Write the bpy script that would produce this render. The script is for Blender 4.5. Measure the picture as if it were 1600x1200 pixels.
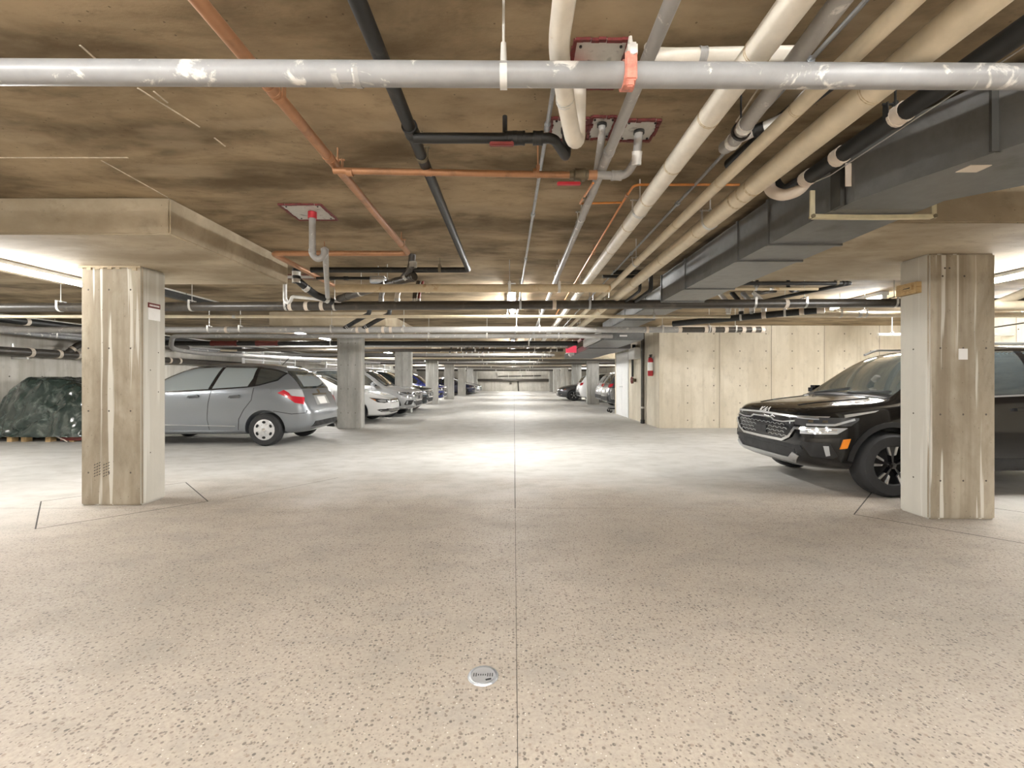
import bpy, bmesh, math, random
from mathutils import Vector, Matrix, noise
from mathutils.bvhtree import BVHTree
random.seed(7)
for o in list(bpy.data.objects): bpy.data.objects.remove(o)
S = bpy.context.scene
C = S.collection
PI = math.pi
R = math.radians

# ------------------------------------------------------------------ camera, world, exposure
FPX, VX, VY, EYE = 700.0, 803.0, 594.0, 1.22      # focal length (px of a 1600 wide frame), vanishing point, eye height
cd = bpy.data.cameras.new('camera'); cam = bpy.data.objects.new('camera', cd); C.objects.link(cam)
cd.sensor_width = 36.0; cd.lens = FPX / 1600 * 36.0
cd.shift_x = (800 - VX) / 1600; cd.shift_y = (VY - 600) / 1600
cd.clip_start = 0.05; cd.clip_end = 200
cam.location = (0, 0, EYE); cam.rotation_euler = (PI / 2, 0, 0)
S.camera = cam
w = bpy.data.worlds.new('world'); S.world = w; w.use_nodes = True
w.node_tree.nodes['Background'].inputs[0].default_value = (0.9, 0.95, 1, 1)
w.node_tree.nodes['Background'].inputs[1].default_value = 0.05
S.view_settings.view_transform = 'Standard'; S.view_settings.look = 'None'
S.view_settings.gamma = 1.0; S.view_settings.use_curve_mapping = False
S.view_settings.exposure = 0.55
S.cycles.use_denoising = True
S.cycles.max_bounces = 8; S.cycles.diffuse_bounces = 5
TUBE = 300.0                                        # emission of the fluorescent tubes
CEIL = 2.61                                        # slab soffit
DROP = 2.33                                        # underside of the drop panels

# ------------------------------------------------------------------ materials
def newmat(name):
    m = bpy.data.materials.new(name); m.use_nodes = True
    nt = m.node_tree
    return m, nt, nt.nodes['Principled BSDF']
def nd(nt, typ, **kw):
    n = nt.nodes.new(typ)
    for k, v in kw.items():
        if k.startswith('i_'):
            key = k[2:]
            key = int(key) if key.isdigit() else key.replace('_', ' ')
            if hasattr(v, 'is_linked'): nt.links.new(v, n.inputs[key])
            else: n.inputs[key].default_value = v
        else: setattr(n, k, v)
    return n
def c4(c): return (c[0], c[1], c[2], 1)
def mixc(nt, fac, a, b, mode='MIX'):
    n = nt.nodes.new('ShaderNodeMix'); n.data_type = 'RGBA'; n.blend_type = mode
    for idx, v in ((0, fac), (6, a), (7, b)):
        if hasattr(v, 'is_linked'): nt.links.new(v, n.inputs[idx])
        elif idx == 0: n.inputs[0].default_value = v
        else: n.inputs[idx].default_value = c4(v)
    return n.outputs[2]
def ramp(nt, val, lo, hi, a=0.0, b=1.0):
    n = nd(nt, 'ShaderNodeMapRange', interpolation_type='SMOOTHSTEP', i_0=val, i_1=lo, i_2=hi, i_3=a, i_4=b)
    return n.outputs[0]
def math_(nt, op, a, b=0.0):
    n = nt.nodes.new('ShaderNodeMath'); n.operation = op
    for i, v in enumerate((a, b)):
        if hasattr(v, 'is_linked'): nt.links.new(v, n.inputs[i])
        else: n.inputs[i].default_value = v
    return n.outputs[0]
def pos(nt, scale=(1, 1, 1)):
    g = nd(nt, 'ShaderNodeNewGeometry')
    mp = nd(nt, 'ShaderNodeMapping', i_Vector=g.outputs['Position'], i_Scale=scale)
    return mp.outputs[0]
def nz(nt, scale, detail=4, rough=0.6, stretch=(1, 1, 1), dist=0.0):
    return nd(nt, 'ShaderNodeTexNoise', i_Vector=pos(nt, stretch), i_Scale=scale, i_Detail=detail, i_Roughness=rough, i_Distortion=dist).outputs[0]
def bump(nt, b, h, strength=0.3, dist=0.01):
    n = nd(nt, 'ShaderNodeBump', i_Strength=strength, i_Distance=dist, i_Height=h)
    nt.links.new(n.outputs[0], b.inputs['Normal'])
def plain(name, col, rough=0.5, metal=0.0, var=0.12, scale=9.0, coat=0.0, emit=None, es=0.0, ior=None):
    m, nt, b = newmat(name)
    if var > 0:
        n = nz(nt, scale, 5)
        f = ramp(nt, n, 0.3, 0.7)
        dk = tuple(x * (1 - var) for x in col); lt = tuple(min(1, x * (1 + var)) for x in col)
        nt.links.new(mixc(nt, f, dk, lt), b.inputs['Base Color'])
        nt.links.new(ramp(nt, n, 0.3, 0.7, max(0.02, rough - 0.08), min(1, rough + 0.1)), b.inputs['Roughness'])
    else:
        b.inputs['Base Color'].default_value = c4(col); b.inputs['Roughness'].default_value = rough
    b.inputs['Metallic'].default_value = metal
    b.inputs['Coat Weight'].default_value = coat; b.inputs['Coat Roughness'].default_value = 0.04
    if ior: b.inputs['IOR'].default_value = ior
    if emit:
        b.inputs['Emission Color'].default_value = c4(emit); b.inputs['Emission Strength'].default_value = es
    return m
def stained(name, col, stain, thr=(0.62, 0.75), scale=3.0, rough=0.5, metal=0.0, stretch=(1, 1, 1), fine=0.12, coat=0.0):
    m, nt, b = newmat(name)
    base = mixc(nt, ramp(nt, nz(nt, 14, 5), 0.3, 0.7), tuple(x * (1 - fine) for x in col), col)
    f = ramp(nt, nz(nt, scale, 6, 0.65, stretch, 0.6), thr[0], thr[1])
    nt.links.new(mixc(nt, f, base, stain), b.inputs['Base Color'])
    b.inputs['Roughness'].default_value = rough; b.inputs['Metallic'].default_value = metal
    b.inputs['Coat Weight'].default_value = coat
    return m

M = {}
# floor: trowelled concrete far off, worn exposed aggregate in the near bay
def floor_mat():
    m, nt, b = newmat('floor_concrete')
    g = nd(nt, 'ShaderNodeNewGeometry'); sx = nd(nt, 'ShaderNodeSeparateXYZ', i_0=g.outputs['Position'])
    big = nz(nt, 0.55, 5, 0.6); mid = nz(nt, 2.6, 6, 0.65, (1, 1.6, 1)); fine = nz(nt, 60, 4, 0.7)
    y = math_(nt, 'ADD', sx.outputs[1], math_(nt, 'MULTIPLY', math_(nt, 'SUBTRACT', nz(nt, 0.8, 4), 0.5), 3.0))
    ax = math_(nt, 'ABSOLUTE', sx.outputs[0])
    zone = math_(nt, 'MULTIPLY', ramp(nt, y, 4.1, 6.2, 1, 0), ramp(nt, ax, 3.2, 5.2, 1, 0.25))
    smooth = mixc(nt, ramp(nt, big, 0.3, 0.7), (0.46, 0.45, 0.42), (0.57, 0.56, 0.535))
    smooth = mixc(nt, ramp(nt, mid, 0.42, 0.72, 0, 0.5), smooth, (0.36, 0.345, 0.315))
    agg = mixc(nt, ramp(nt, big, 0.3, 0.7), (0.375, 0.325, 0.27), (0.465, 0.405, 0.34))
    agg = mixc(nt, ramp(nt, mid, 0.45, 0.75, 0, 0.55), agg, (0.31, 0.285, 0.255))
    agg = mixc(nt, ramp(nt, fine, 0.35, 0.7, 0, 0.45), agg, (0.25, 0.215, 0.18))
    def stones(scale, r0, r1, keep, cols):
        v = nd(nt, 'ShaderNodeTexVoronoi', i_Vector=pos(nt), i_Scale=scale, i_Randomness=1.0)
        cs = nd(nt, 'ShaderNodeSeparateColor', i_0=v.outputs['Color'])
        inside = ramp(nt, v.outputs['Distance'], r0, r1, 1, 0)
        k = math_(nt, 'MULTIPLY', inside, math_(nt, 'GREATER_THAN', cs.outputs[0], keep))
        return k, mixc(nt, cs.outputs[1], cols[0], cols[1])
    for scale, r0, r1, keep, cols in ((50, 0.26, 0.38, 0.60, ((0.10, 0.09, 0.085), (0.30, 0.24, 0.19))),
                                      (85, 0.28, 0.4, 0.5, ((0.13, 0.115, 0.10), (0.32, 0.27, 0.22))),
                                      (70, 0.13, 0.24, 0.88, ((0.60, 0.57, 0.52), (0.70, 0.66, 0.60)))):
        k, sc = stones(scale, r0, r1, keep, cols)
        agg = mixc(nt, math_(nt, 'MULTIPLY', k, 0.85), agg, sc)
    nt.links.new(mixc(nt, zone, smooth, agg), b.inputs['Base Color'])
    nt.links.new(ramp(nt, mid, 0.3, 0.7, 0.5, 0.7), b.inputs['Roughness'])
    b.inputs['Specular IOR Level'].default_value = 0.22
    bump(nt, b, fine, 0.12, 0.004)
    return m
M['floor'] = floor_mat()
def concrete(name, dark, light, scale=1.2, stretch=(1, 1, 1), stain=None, st=(0.6, 0.72), sscale=6, sstretch=(1, 1, 0.06), samt=0.8, streak=None, bumpy=0.25, pores=True, rough=0.85):
    m, nt, b = newmat(name)
    base = mixc(nt, ramp(nt, nz(nt, scale, 7, 0.62, stretch, 0.3), 0.3, 0.7), dark, light)
    f2 = nz(nt, scale * 7, 6, 0.7, stretch)
    base = mixc(nt, ramp(nt, f2, 0.5, 0.8, 0, 0.5), base, tuple(x * 0.62 for x in dark))
    base = mixc(nt, ramp(nt, f2, 0.2, 0.42, 0.35, 0), base, light)
    if streak:
        base = mixc(nt, ramp(nt, nz(nt, 5, 4, 0.6, (1, 1, 0.05)), 0.45, 0.7, 0, 0.75), base, streak)
    if stain:
        base = mixc(nt, ramp(nt, nz(nt, sscale, 3, 0.5, sstretch, 0.03), st[0], st[1], 0, samt), base, stain)
    if pores:
        v = nd(nt, 'ShaderNodeTexVoronoi', i_Vector=pos(nt), i_Scale=28)
        cs = nd(nt, 'ShaderNodeSeparateColor', i_0=v.outputs['Color'])
        k = math_(nt, 'MULTIPLY', ramp(nt, v.outputs['Distance'], 0.08, 0.16, 1, 0), math_(nt, 'GREATER_THAN', cs.outputs[0], 0.8))
        base = mixc(nt, math_(nt, 'MULTIPLY', k, 0.6), base, tuple(x * 0.4 for x in dark))
    nt.links.new(base, b.inputs['Base Color'])
    b.inputs['Roughness'].default_value = rough
    b.inputs['Specular IOR Level'].default_value = 0.25
    bump(nt, b, f2, bumpy, 0.01)
    return m
M['ceiling'] = concrete('ceiling_concrete', (0.115, 0.082, 0.044), (0.40, 0.308, 0.195), 1.5, (0.6, 1.25, 1), stain=(0.43, 0.345, 0.235), st=(0.52, 0.75), sscale=2.6, sstretch=(0.5, 1.5, 1), samt=0.55)
M['panel'] = concrete('drop_panel_concrete', (0.29, 0.235, 0.16), (0.48, 0.405, 0.295), 1.4, (0.6, 1.2, 1))
def lit_flanks(m, side):
    # fronts keep their brown tone; flanks are painted paler to imitate aisle lamplight
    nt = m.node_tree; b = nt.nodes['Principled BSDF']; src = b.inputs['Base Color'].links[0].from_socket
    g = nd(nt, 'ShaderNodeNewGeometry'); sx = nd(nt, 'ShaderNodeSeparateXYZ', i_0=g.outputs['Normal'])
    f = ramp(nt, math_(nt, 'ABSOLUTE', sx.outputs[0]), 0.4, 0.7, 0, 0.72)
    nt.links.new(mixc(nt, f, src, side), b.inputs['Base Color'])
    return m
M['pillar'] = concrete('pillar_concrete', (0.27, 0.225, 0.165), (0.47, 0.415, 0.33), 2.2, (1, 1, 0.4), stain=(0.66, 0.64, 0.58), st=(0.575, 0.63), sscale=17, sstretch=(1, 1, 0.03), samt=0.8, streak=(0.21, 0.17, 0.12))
lit_flanks(M['pillar'], (0.56, 0.545, 0.49))
M['pillar_grey'] = concrete('pillar_grey_concrete', (0.34, 0.335, 0.31), (0.52, 0.51, 0.475), 2.2, (1, 1, 0.35), stain=(0.6, 0.6, 0.57), st=(0.6, 0.7), sscale=12, samt=0.6, streak=(0.29, 0.28, 0.25))
M['wall'] = concrete('wall_concrete', (0.44, 0.42, 0.37), (0.60, 0.575, 0.52), 1.1, (1, 1, 0.7), streak=(0.40, 0.37, 0.31))
M['wall_beige'] = concrete('wall_beige_concrete', (0.55, 0.49, 0.385), (0.70, 0.64, 0.53), 1.2, (1, 1, 0.5), streak=(0.50, 0.44, 0.335))
M['grout'] = concrete('grout', (0.42, 0.34, 0.23), (0.55, 0.46, 0.33), 5)
M['joint'] = plain('joint_dark', (0.045, 0.042, 0.038), 1.0)
M['hole'] = plain('tie_hole_dark', (0.10, 0.085, 0.07), 0.9, var=0.05)
M['seam'] = plain('form_seam', (0.50, 0.43, 0.33), 0.85, var=0.25, scale=20)
M['copper'] = stained('copper', (0.44, 0.225, 0.115), (0.30, 0.16, 0.085), (0.5, 0.7), 6, 0.45, 0.35)
M['copper_bright'] = stained('copper_bright', (0.62, 0.24, 0.06), (0.40, 0.16, 0.06), (0.55, 0.7), 7, 0.4, 0.4)
M['black_iron'] = stained('black_iron', (0.013, 0.013, 0.012), (0.045, 0.04, 0.034), (0.55, 0.75), 8, 0.5)
M['dark_pipe'] = stained('dark_drain', (0.055, 0.047, 0.038), (0.10, 0.085, 0.065), (0.5, 0.75), 6, 0.38)
M['grey_pipe'] = stained('grey_painted_pipe', (0.36, 0.35, 0.335), (0.62, 0.60, 0.56), (0.6, 0.68), 12, 0.45)
M['grey_scuffed'] = stained('grey_scuffed_pipe', (0.30, 0.30, 0.30), (0.66, 0.64, 0.60), (0.58, 0.66), 9, 0.42)
M['galv'] = stained('galvanised', (0.46, 0.48, 0.50), (0.32, 0.33, 0.34), (0.5, 0.7), 12, 0.38, 0.75)
M['cream'] = stained('cream_jacket', (0.66, 0.57, 0.42), (0.48, 0.31, 0.14), (0.66, 0.74), 5, 0.5)
M['cream_dirty'] = stained('cream_jacket_dirty', (0.55, 0.44, 0.28), (0.36, 0.21, 0.09), (0.56, 0.7), 7, 0.55)
M['white_jacket'] = stained('white_jacket', (0.74, 0.69, 0.60), (0.50, 0.38, 0.23), (0.67, 0.76), 5, 0.5)
M['white_pvc'] = plain('white_pvc', (0.72, 0.71, 0.68), 0.4)
M['steel_band'] = plain('steel_band', (0.55, 0.54, 0.51), 0.35, 0.5)
M['duct'] = stained('duct_galvanised', (0.20, 0.205, 0.205), (0.13, 0.13, 0.122), (0.5, 0.75), 2.2, 0.4, 0.45)
M['duct_dark'] = plain('duct_tape_dark', (0.05, 0.05, 0.045), 0.6)
M['red'] = plain('red_paint', (0.42, 0.02, 0.03), 0.4)
M['red_caulk'] = plain('red_firestop_caulk', (0.13, 0.02, 0.018), 0.6, var=0.3, scale=40)
M['red_valve'] = plain('dark_red_coupling', (0.16, 0.025, 0.02), 0.45)
M['pink'] = plain('faded_pink_paint', (0.62, 0.24, 0.18), 0.6, var=0.3, scale=30)
M['plate'] = stained('firestop_plate', (0.58, 0.57, 0.53), (0.26, 0.25, 0.23), (0.55, 0.7), 14, 0.5, 0.3)
M['brass'] = plain('weathered_brass', (0.17, 0.14, 0.09), 0.5, 0.4)
M['paint_cream'] = plain('cream_painted_steel', (0.60, 0.54, 0.36), 0.5)
M['white_paint'] = plain('white_painted_metal', (0.78, 0.78, 0.77), 0.4, var=0.04)
M['tag'] = plain('paper_tag', (0.66, 0.58, 0.49), 0.7, var=0.05)
M['paper'] = plain('white_paper', (0.80, 0.79, 0.77), 0.7, var=0.03)
M['wood'] = stained('raw_wood', (0.50, 0.35, 0.17), (0.33, 0.21, 0.09), (0.45, 0.7), 9, 0.7, 0, (1, 6, 6))
M['tube'] = plain('fluorescent_tube', (1, 1, 1), 0.4, var=0, emit=(1.0, 0.99, 0.965), es=TUBE)
M['exit_red'] = plain('exit_sign_face', (0.62, 0.05, 0.09), 0.4, var=0.03, emit=(0.9, 0.08, 0.14), es=0.5)
# cars
M['tyre'] = plain('tyre_rubber', (0.022, 0.022, 0.023), 0.75)
M['well'] = plain('wheel_well_black', (0.012, 0.012, 0.012), 0.85, var=0)
M['trim_black'] = plain('black_plastic', (0.009, 0.009, 0.0095), 0.55)
M['gloss_black'] = plain('gloss_black', (0.008, 0.008, 0.01), 0.12, var=0, coat=0.6)
M['glass'] = plain('car_glass', (0.025, 0.032, 0.034), 0.03, var=0, coat=1.0, ior=1.9)
M['glass_light'] = plain('car_glass_light', (0.25, 0.285, 0.30), 0.03, var=0, coat=1.0, ior=2.0)  # pale base stands in for bright reflections and surroundings seen through the glass
M['glass_mid'] = plain('car_glass_mid', (0.09, 0.105, 0.10), 0.03, var=0, coat=1.0, ior=1.9)
M['chrome'] = plain('chrome', (0.82, 0.82, 0.82), 0.12, 1.0, var=0)
M['satin'] = plain('satin_silver', (0.55, 0.55, 0.55), 0.28, 0.85, var=0)
M['silver_cap'] = plain('silver_wheel_cover', (0.62, 0.62, 0.62), 0.32, 0.35, var=0.03)
M['lamp_clear'] = plain('lamp_lens', (0.50, 0.52, 0.54), 0.06, 0.3, var=0, coat=1)
M['lamp_dark'] = plain('lamp_dark', (0.05, 0.052, 0.056), 0.08, var=0, coat=1)
M['lamp_red'] = plain('tail_lamp_red', (0.45, 0.015, 0.03), 0.1, var=0, coat=1)
M['amber'] = plain('amber_reflector', (0.80, 0.25, 0.02), 0.3, var=0)
def paint(name, col, metal=0.5, rough=0.3):
    return plain(name, col, rough, metal, var=0.0, coat=1.0)
M['p_grey'] = paint('grey_metallic_paint', (0.21, 0.225, 0.245), 0.5, 0.3)
M['p_black'] = plain('black_paint', (0.004, 0.004, 0.0045), 0.12, 0.0, var=0, coat=0.35)
M['p_white'] = paint('white_paint', (0.76, 0.77, 0.77), 0.0, 0.25)
M['p_silver'] = paint('silver_paint', (0.46, 0.47, 0.48), 0.55, 0.28)
M['p_teal'] = paint('dark_teal_paint', (0.02, 0.035, 0.045), 0.3, 0.25)
M['p_blue'] = paint('blue_paint', (0.035, 0.045, 0.22), 0.3, 0.28)
M['p_navy'] = paint('navy_paint', (0.02, 0.025, 0.06), 0.3, 0.28)
M['p_dark'] = paint('charcoal_paint', (0.055, 0.06, 0.066), 0.4, 0.28)
M['tarp'] = stained('green_tarp', (0.032, 0.048, 0.041), (0.17, 0.20, 0.18), (0.5, 0.78), 5, 0.18, 0, (1, 1, 1), 0.3, 0.5)

# ------------------------------------------------------------------ mesh helpers
ORG = {}
def link(o): C.objects.link(o)
def tag(o, label=None, cat=None, group=None, kind=None):
    if label: o['label'] = label
    if cat: o['category'] = cat
    if group: o['group'] = group
    if kind: o['kind'] = kind
    return o
def empty(name, loc=(0, 0, 0), rz=0.0, local=False):
    o = bpy.data.objects.new(name, None); link(o); o.location = loc; o.rotation_euler = (0, 0, rz)
    o.empty_display_size = 0.1
    ORG[o.name] = Vector((0, 0, 0)) if local else Vector(loc)
    return o
class MB:
    def __init__(s): s.v = []; s.f = []
    def add(s, vs, fs):
        n = len(s.v); s.v += [tuple(v) for v in vs]; s.f += [tuple(i + n for i in f) for f in fs]; return s
    def box(s, a, b, bev=0.0):
        x0, y0, z0 = (min(a[i], b[i]) for i in range(3)); x1, y1, z1 = (max(a[i], b[i]) for i in range(3))
        if bev <= 0:
            return s.add([(x0, y0, z0), (x1, y0, z0), (x1, y1, z0), (x0, y1, z0), (x0, y0, z1), (x1, y0, z1), (x1, y1, z1), (x0, y1, z1)],
                         [(0, 3, 2, 1), (4, 5, 6, 7), (0, 1, 5, 4), (1, 2, 6, 5), (2, 3, 7, 6), (3, 0, 4, 7)])
        bm = bmesh.new(); bmesh.ops.create_cube(bm, size=1.0)
        for v in bm.verts: v.co = ((x0 + x1) / 2 + v.co.x * (x1 - x0), (y0 + y1) / 2 + v.co.y * (y1 - y0), (z0 + z1) / 2 + v.co.z * (z1 - z0))
        bmesh.ops.bevel(bm, geom=list(bm.edges), offset=bev, segments=2, affect='EDGES')
        bm.verts.index_update()
        s.add([v.co[:] for v in bm.verts], [tuple(v.index for v in f.verts) for f in bm.faces]); bm.free(); return s
    def tube(s, pts, r, seg=12, caps=True):
        pts = [Vector(p) for p in pts]; n = len(pts)
        rs = r if isinstance(r, (list, tuple)) else [r] * n
        d0 = (pts[1] - pts[0]).normalized()
        u = Vector((0, 0, 1)) if abs(d0.z) < 0.9 else Vector((1, 0, 0))
        u = (u - d0 * u.dot(d0)).normalized()
        vs, fs = [], []
        for i in range(n):
            if i == 0: d = d0
            elif i == n - 1: d = (pts[i] - pts[i - 1]).normalized()
            else:
                d = ((pts[i] - pts[i - 1]).normalized() + (pts[i + 1] - pts[i]).normalized())
                d = d.normalized() if d.length > 1e-6 else d0
            u = (u - d * u.dot(d)).normalized(); w_ = d.cross(u)
            for k in range(seg):
                a = 2 * PI * k / seg
                vs.append(pts[i] + (u * math.cos(a) + w_ * math.sin(a)) * rs[i])
        for i in range(n - 1):
            for k in range(seg):
                k2 = (k + 1) % seg
                fs.append((i * seg + k, i * seg + k2, (i + 1) * seg + k2, (i + 1) * seg + k))
        if caps:
            fs.append(tuple(reversed(range(seg)))); fs.append(tuple((n - 1) * seg + k for k in range(seg)))
        return s.add(vs, fs)
    def lathe(s, prof, origin, axis, seg=24):
        """prof: list of (radius, along) ; closed profile allowed when first==last"""
        o = Vector(origin); d = Vector(axis).normalized()
        u = Vector((0, 0, 1)) if abs(d.z) < 0.9 else Vector((1, 0, 0)); u = (u - d * u.dot(d)).normalized(); w_ = d.cross(u)
        vs, fs = [], []
        for r, t in prof:
            for k in range(seg):
                a = 2 * PI * k / seg; vs.append(o + d * t + (u * math.cos(a) + w_ * math.sin(a)) * r)
        for i in range(len(prof) - 1):
            for k in range(seg):
                k2 = (k + 1) % seg; fs.append((i * seg + k, i * seg + k2, (i + 1) * seg + k2, (i + 1) * seg + k))
        return s.add(vs, fs)
    def prism(s, poly, z0, z1):
        n = len(poly)
        vs = [(p[0], p[1], z0) for p in poly] + [(p[0], p[1], z1) for p in poly]
        fs = [tuple(reversed(range(n))), tuple(range(n, 2 * n))] + [(i, (i + 1) % n, n + (i + 1) % n, n + i) for i in range(n)]
        return s.add(vs, fs)
    def bar(s, a, b, w_, h):
        """rectangular bar from a to b"""
        a, b = Vector(a), Vector(b); d = (b - a).normalized()
        u = Vector((0, 0, 1)) if abs(d.z) < 0.9 else Vector((0, 1, 0)); u = (u - d * u.dot(d)).normalized(); q = d.cross(u)
        vs = []
        for p in (a, b):
            for sx, sy in ((-1, -1), (1, -1), (1, 1), (-1, 1)): vs.append(p + q * sx * w_ / 2 + u * sy * h / 2)
        return s.add(vs, [(3, 2, 1, 0), (4, 5, 6, 7), (0, 1, 5, 4), (1, 2, 6, 5), (2, 3, 7, 6), (3, 0, 4, 7)])
    def build(s, name, mat, parent=None, smooth=True, angle=40, normals=True):
        vs = [Vector(v) for v in s.v]
        lo = Vector((min(v[i] for v in vs) for i in range(3))); hi = Vector((max(v[i] for v in vs) for i in range(3)))
        c = (lo + hi) / 2
        if parent is None: c.z = lo.z
        me = bpy.data.meshes.new(name); me.from_pydata([v - c for v in vs], [], s.f)
        if normals:
            bm = bmesh.new(); bm.from_mesh(me); bmesh.ops.recalc_face_normals(bm, faces=list(bm.faces)); bm.to_mesh(me); bm.free()
        if smooth:
            me.polygons.foreach_set('use_smooth', [True] * len(me.polygons)); me.set_sharp_from_angle(angle=R(angle))
        me.materials.append(M[mat] if isinstance(mat, str) else mat)
        o = bpy.data.objects.new(name, me); link(o)
        o.location = c - (ORG[parent.name] if parent else Vector((0, 0, 0)))
        if parent: o.parent = parent
        ORG[o.name] = c
        return o
def share(src, name, offset, parent=None, mat=None):
    """a copy that shares mesh data, moved by offset in build space"""
    o = src.copy(); o.name = name; link(o)
    c = ORG[src.name] + Vector(offset); ORG[o.name] = c
    o.parent = parent
    o.location = c - (ORG[parent.name] if parent else Vector((0, 0, 0)))
    for k in list(o.keys()): del o[k]
    return o
def struct(o): o['kind'] = 'structure'; return o
def at(px, py, Y):
    return Vector(((px - VX) / FPX * Y, Y, EYE + (VY - py) / FPX * Y))
def ah(px, py, H):
    Y = FPX * H / (VY - py); return Vector(((px - VX) / FPX * Y, Y, EYE + H))
# ------------------------------------------------------------------ the setting
XW = 10.7
def slab_floor():
    base = struct(MB().box((-XW - .2, -8.2, -.3), (XW + .2, 50.2, -.03)).build('floor', 'joint', smooth=False))
    for y0, y1, g in ((-8, 4.267, .0013), (4.273, 50, .0035)):
        for x0, x1 in ((-XW, .012 - g), (.012 + g, XW)):
            MB().box((x0, y0, -.03), (x1, y1, 0)).build('floor_slab', 'floor', base, smooth=False)
    def joint(pts, wd=.012):
        m = MB()
        for a, b in zip(pts, pts[1:]): m.bar((a[0], a[1], .0), (b[0], b[1], .0), wd, .001)
        m.build('joint_sealant', 'joint', base, smooth=False)
    # isolation joints set diagonally round the pillars
    for cx, cy in ((-3.92, 4.51), (3.93, 4.07)):
        q = .84
        joint([(cx, cy - q), (cx + q, cy), (cx, cy + q), (cx - q, cy), (cx, cy - q)], .010)
    joint([(-2.9, 4.6), (-2.2, 5.6)], .006)
    return base
floor = slab_floor()
ceil = struct(MB().box((-XW - .2, -8.2, CEIL), (XW + .2, 50.2, CEIL + .25)).build('ceiling', 'ceiling', smooth=False))
wl = struct(MB().box((-XW - .2, -8, 0), (-XW, 50, CEIL)).build('wall_left', 'wall', smooth=False))
wr = struct(MB().box((XW, -8, 0), (XW + .2, 50, CEIL)).build('wall_right', 'wall_beige', smooth=False))
wf = struct(MB().box((-XW, 50, 0), (XW, 50.2, CEIL)).build('wall_far', 'wall', smooth=False))
wn = struct(MB().box((-XW, -8.2, 0), (XW, -8, CEIL)).build('wall_near', 'wall', smooth=False))
BX, BY0, BY1 = 3.70, 11.4, 16.4
wb_ = struct(MB().box((BX, BY0, 0), (XW, BY1, CEIL)).build('wall_back_right', 'wall_beige', smooth=False))
def disc(m, c, n, r=.012, seg=8):
    c, n = Vector(c), Vector(n); u = Vector((0, 0, 1)); q = n.cross(u)
    vs = [c + n * .0015 + (u * math.cos(2 * PI * k / seg) + q * math.sin(2 * PI * k / seg)) * r for k in range(seg)] + [c + n * .0015]
    m.add(vs, [(k, (k + 1) % seg, seg) for k in range(seg)])
def holes(parent, pts, n, r=.012):
    m = MB()
    for p in pts: disc(m, p, n, r)
    o = m.build('tie_holes', 'hole', parent, smooth=False, normals=False); o['kind'] = 'stuff'
holes(wb_, [(BX + .72 + i * .665, BY0, .2 + j * .44) for i in range(10) for j in range(6)], (0, -1, 0), .016)
holes(wl, [(-XW, -7 + i * .66, .3 + j * .5) for i in range(50) for j in range(5)], (1, 0, 0), .016)
holes(wr, [(XW, -7 + i * .66, .3 + j * .5) for i in range(28) for j in range(5)], (-1, 0, 0), .016)
m = MB()
for x in (BX + 1.53, BX + 2.85, BX + 4.2, BX + 5.6): m.box((x - .004, BY0 - .003, 0), (x + .004, BY0, CEIL))
m.build('form_joint', 'hole', wb_, smooth=False)
m = MB()
for y in [1.0 + k * .61 for k in range(16)]: m.box((XW - .003, y - .004, 0), (XW, y + .004, CEIL))
m.build('form_joint', 'hole', wr, smooth=False)
# fins cast along the soffit where the form sheets met
def fin(a, b, wd=.007):
    MB().bar((a[0], a[1], CEIL - .001), (b[0], b[1], CEIL - .001), wd, .006).build('form_fin', 'seam', ceil, smooth=False)
def sc(px, py): v = ah(px, py, CEIL - EYE); return (v.x, v.y)
for a, b in (((0, 246), (200, 246)), ((125, 70), (165, 105)), ((215, 137), (312, 198)), ((335, 215), (352, 228)), ((158, 250), (262, 308)), ((240, 142), (262, 160)), ((1190, 130), (1150, 190))):
    fin(sc(*a), sc(*b))
# drop panels
def drop(x0, x1, y0, y1):
    struct(MB().box((x0, y0, DROP), (x1, y1, CEIL - .001), .012).build('ceiling_drop_panel', 'panel', smooth=False))
drop(-5.25, -2.62, 3.41, 5.2); drop(2.62, 5.4, 3.16, 4.98)
LP = [11.24, 16.7, 22.5, 28.5, 35.4, 42.0, 47.0]
RP = [22.6, 28.5, 35.4, 42.0, 47.0]
drop(-4.98, -2.61, 9.1, 11.95)
for y in LP[1:5]: drop(-5.3, -2.9, y - .95, y + 1.2)
for y in RP[:3]: drop(2.75, 5.2, y - .75, y + 1.05)

# white steel door in the side of the block
d = struct(empty('door_1', (BX, 15.2, 0)))
MB().box((BX - .03, 14.42, 0), (BX - .001, 14.5, 2.14)).box((BX - .03, 16.02, 0), (BX - .001, 16.1, 2.14)).box((BX - .03, 14.5, 2.07), (BX - .001, 16.02, 2.14)).build('door_frame', 'white_paint', d, smooth=False)
for y0, y1 in ((14.5, 15.255), (15.265, 16.02)):
    lf = MB().box((BX - .02, y0 + .005, .01), (BX - .001, y1 - .005, 2.07)).build('door_leaf', 'white_paint', d, smooth=False)
    hy = y1 - .1 if y0 < 15 else y0 + .1
    MB().tube([(BX - .02, hy, 1.0), (BX - .06, hy, 1.0), (BX - .06, hy + (-.1 if y0 < 15 else .1), 1.0)], .01, 8).build('door_handle', 'satin', lf)
MB().box((BX - .012, 14.42, 2.16), (BX - .001, 16.1, 2.6)).build('trim_1', 'wall', d, smooth=False)

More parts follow.
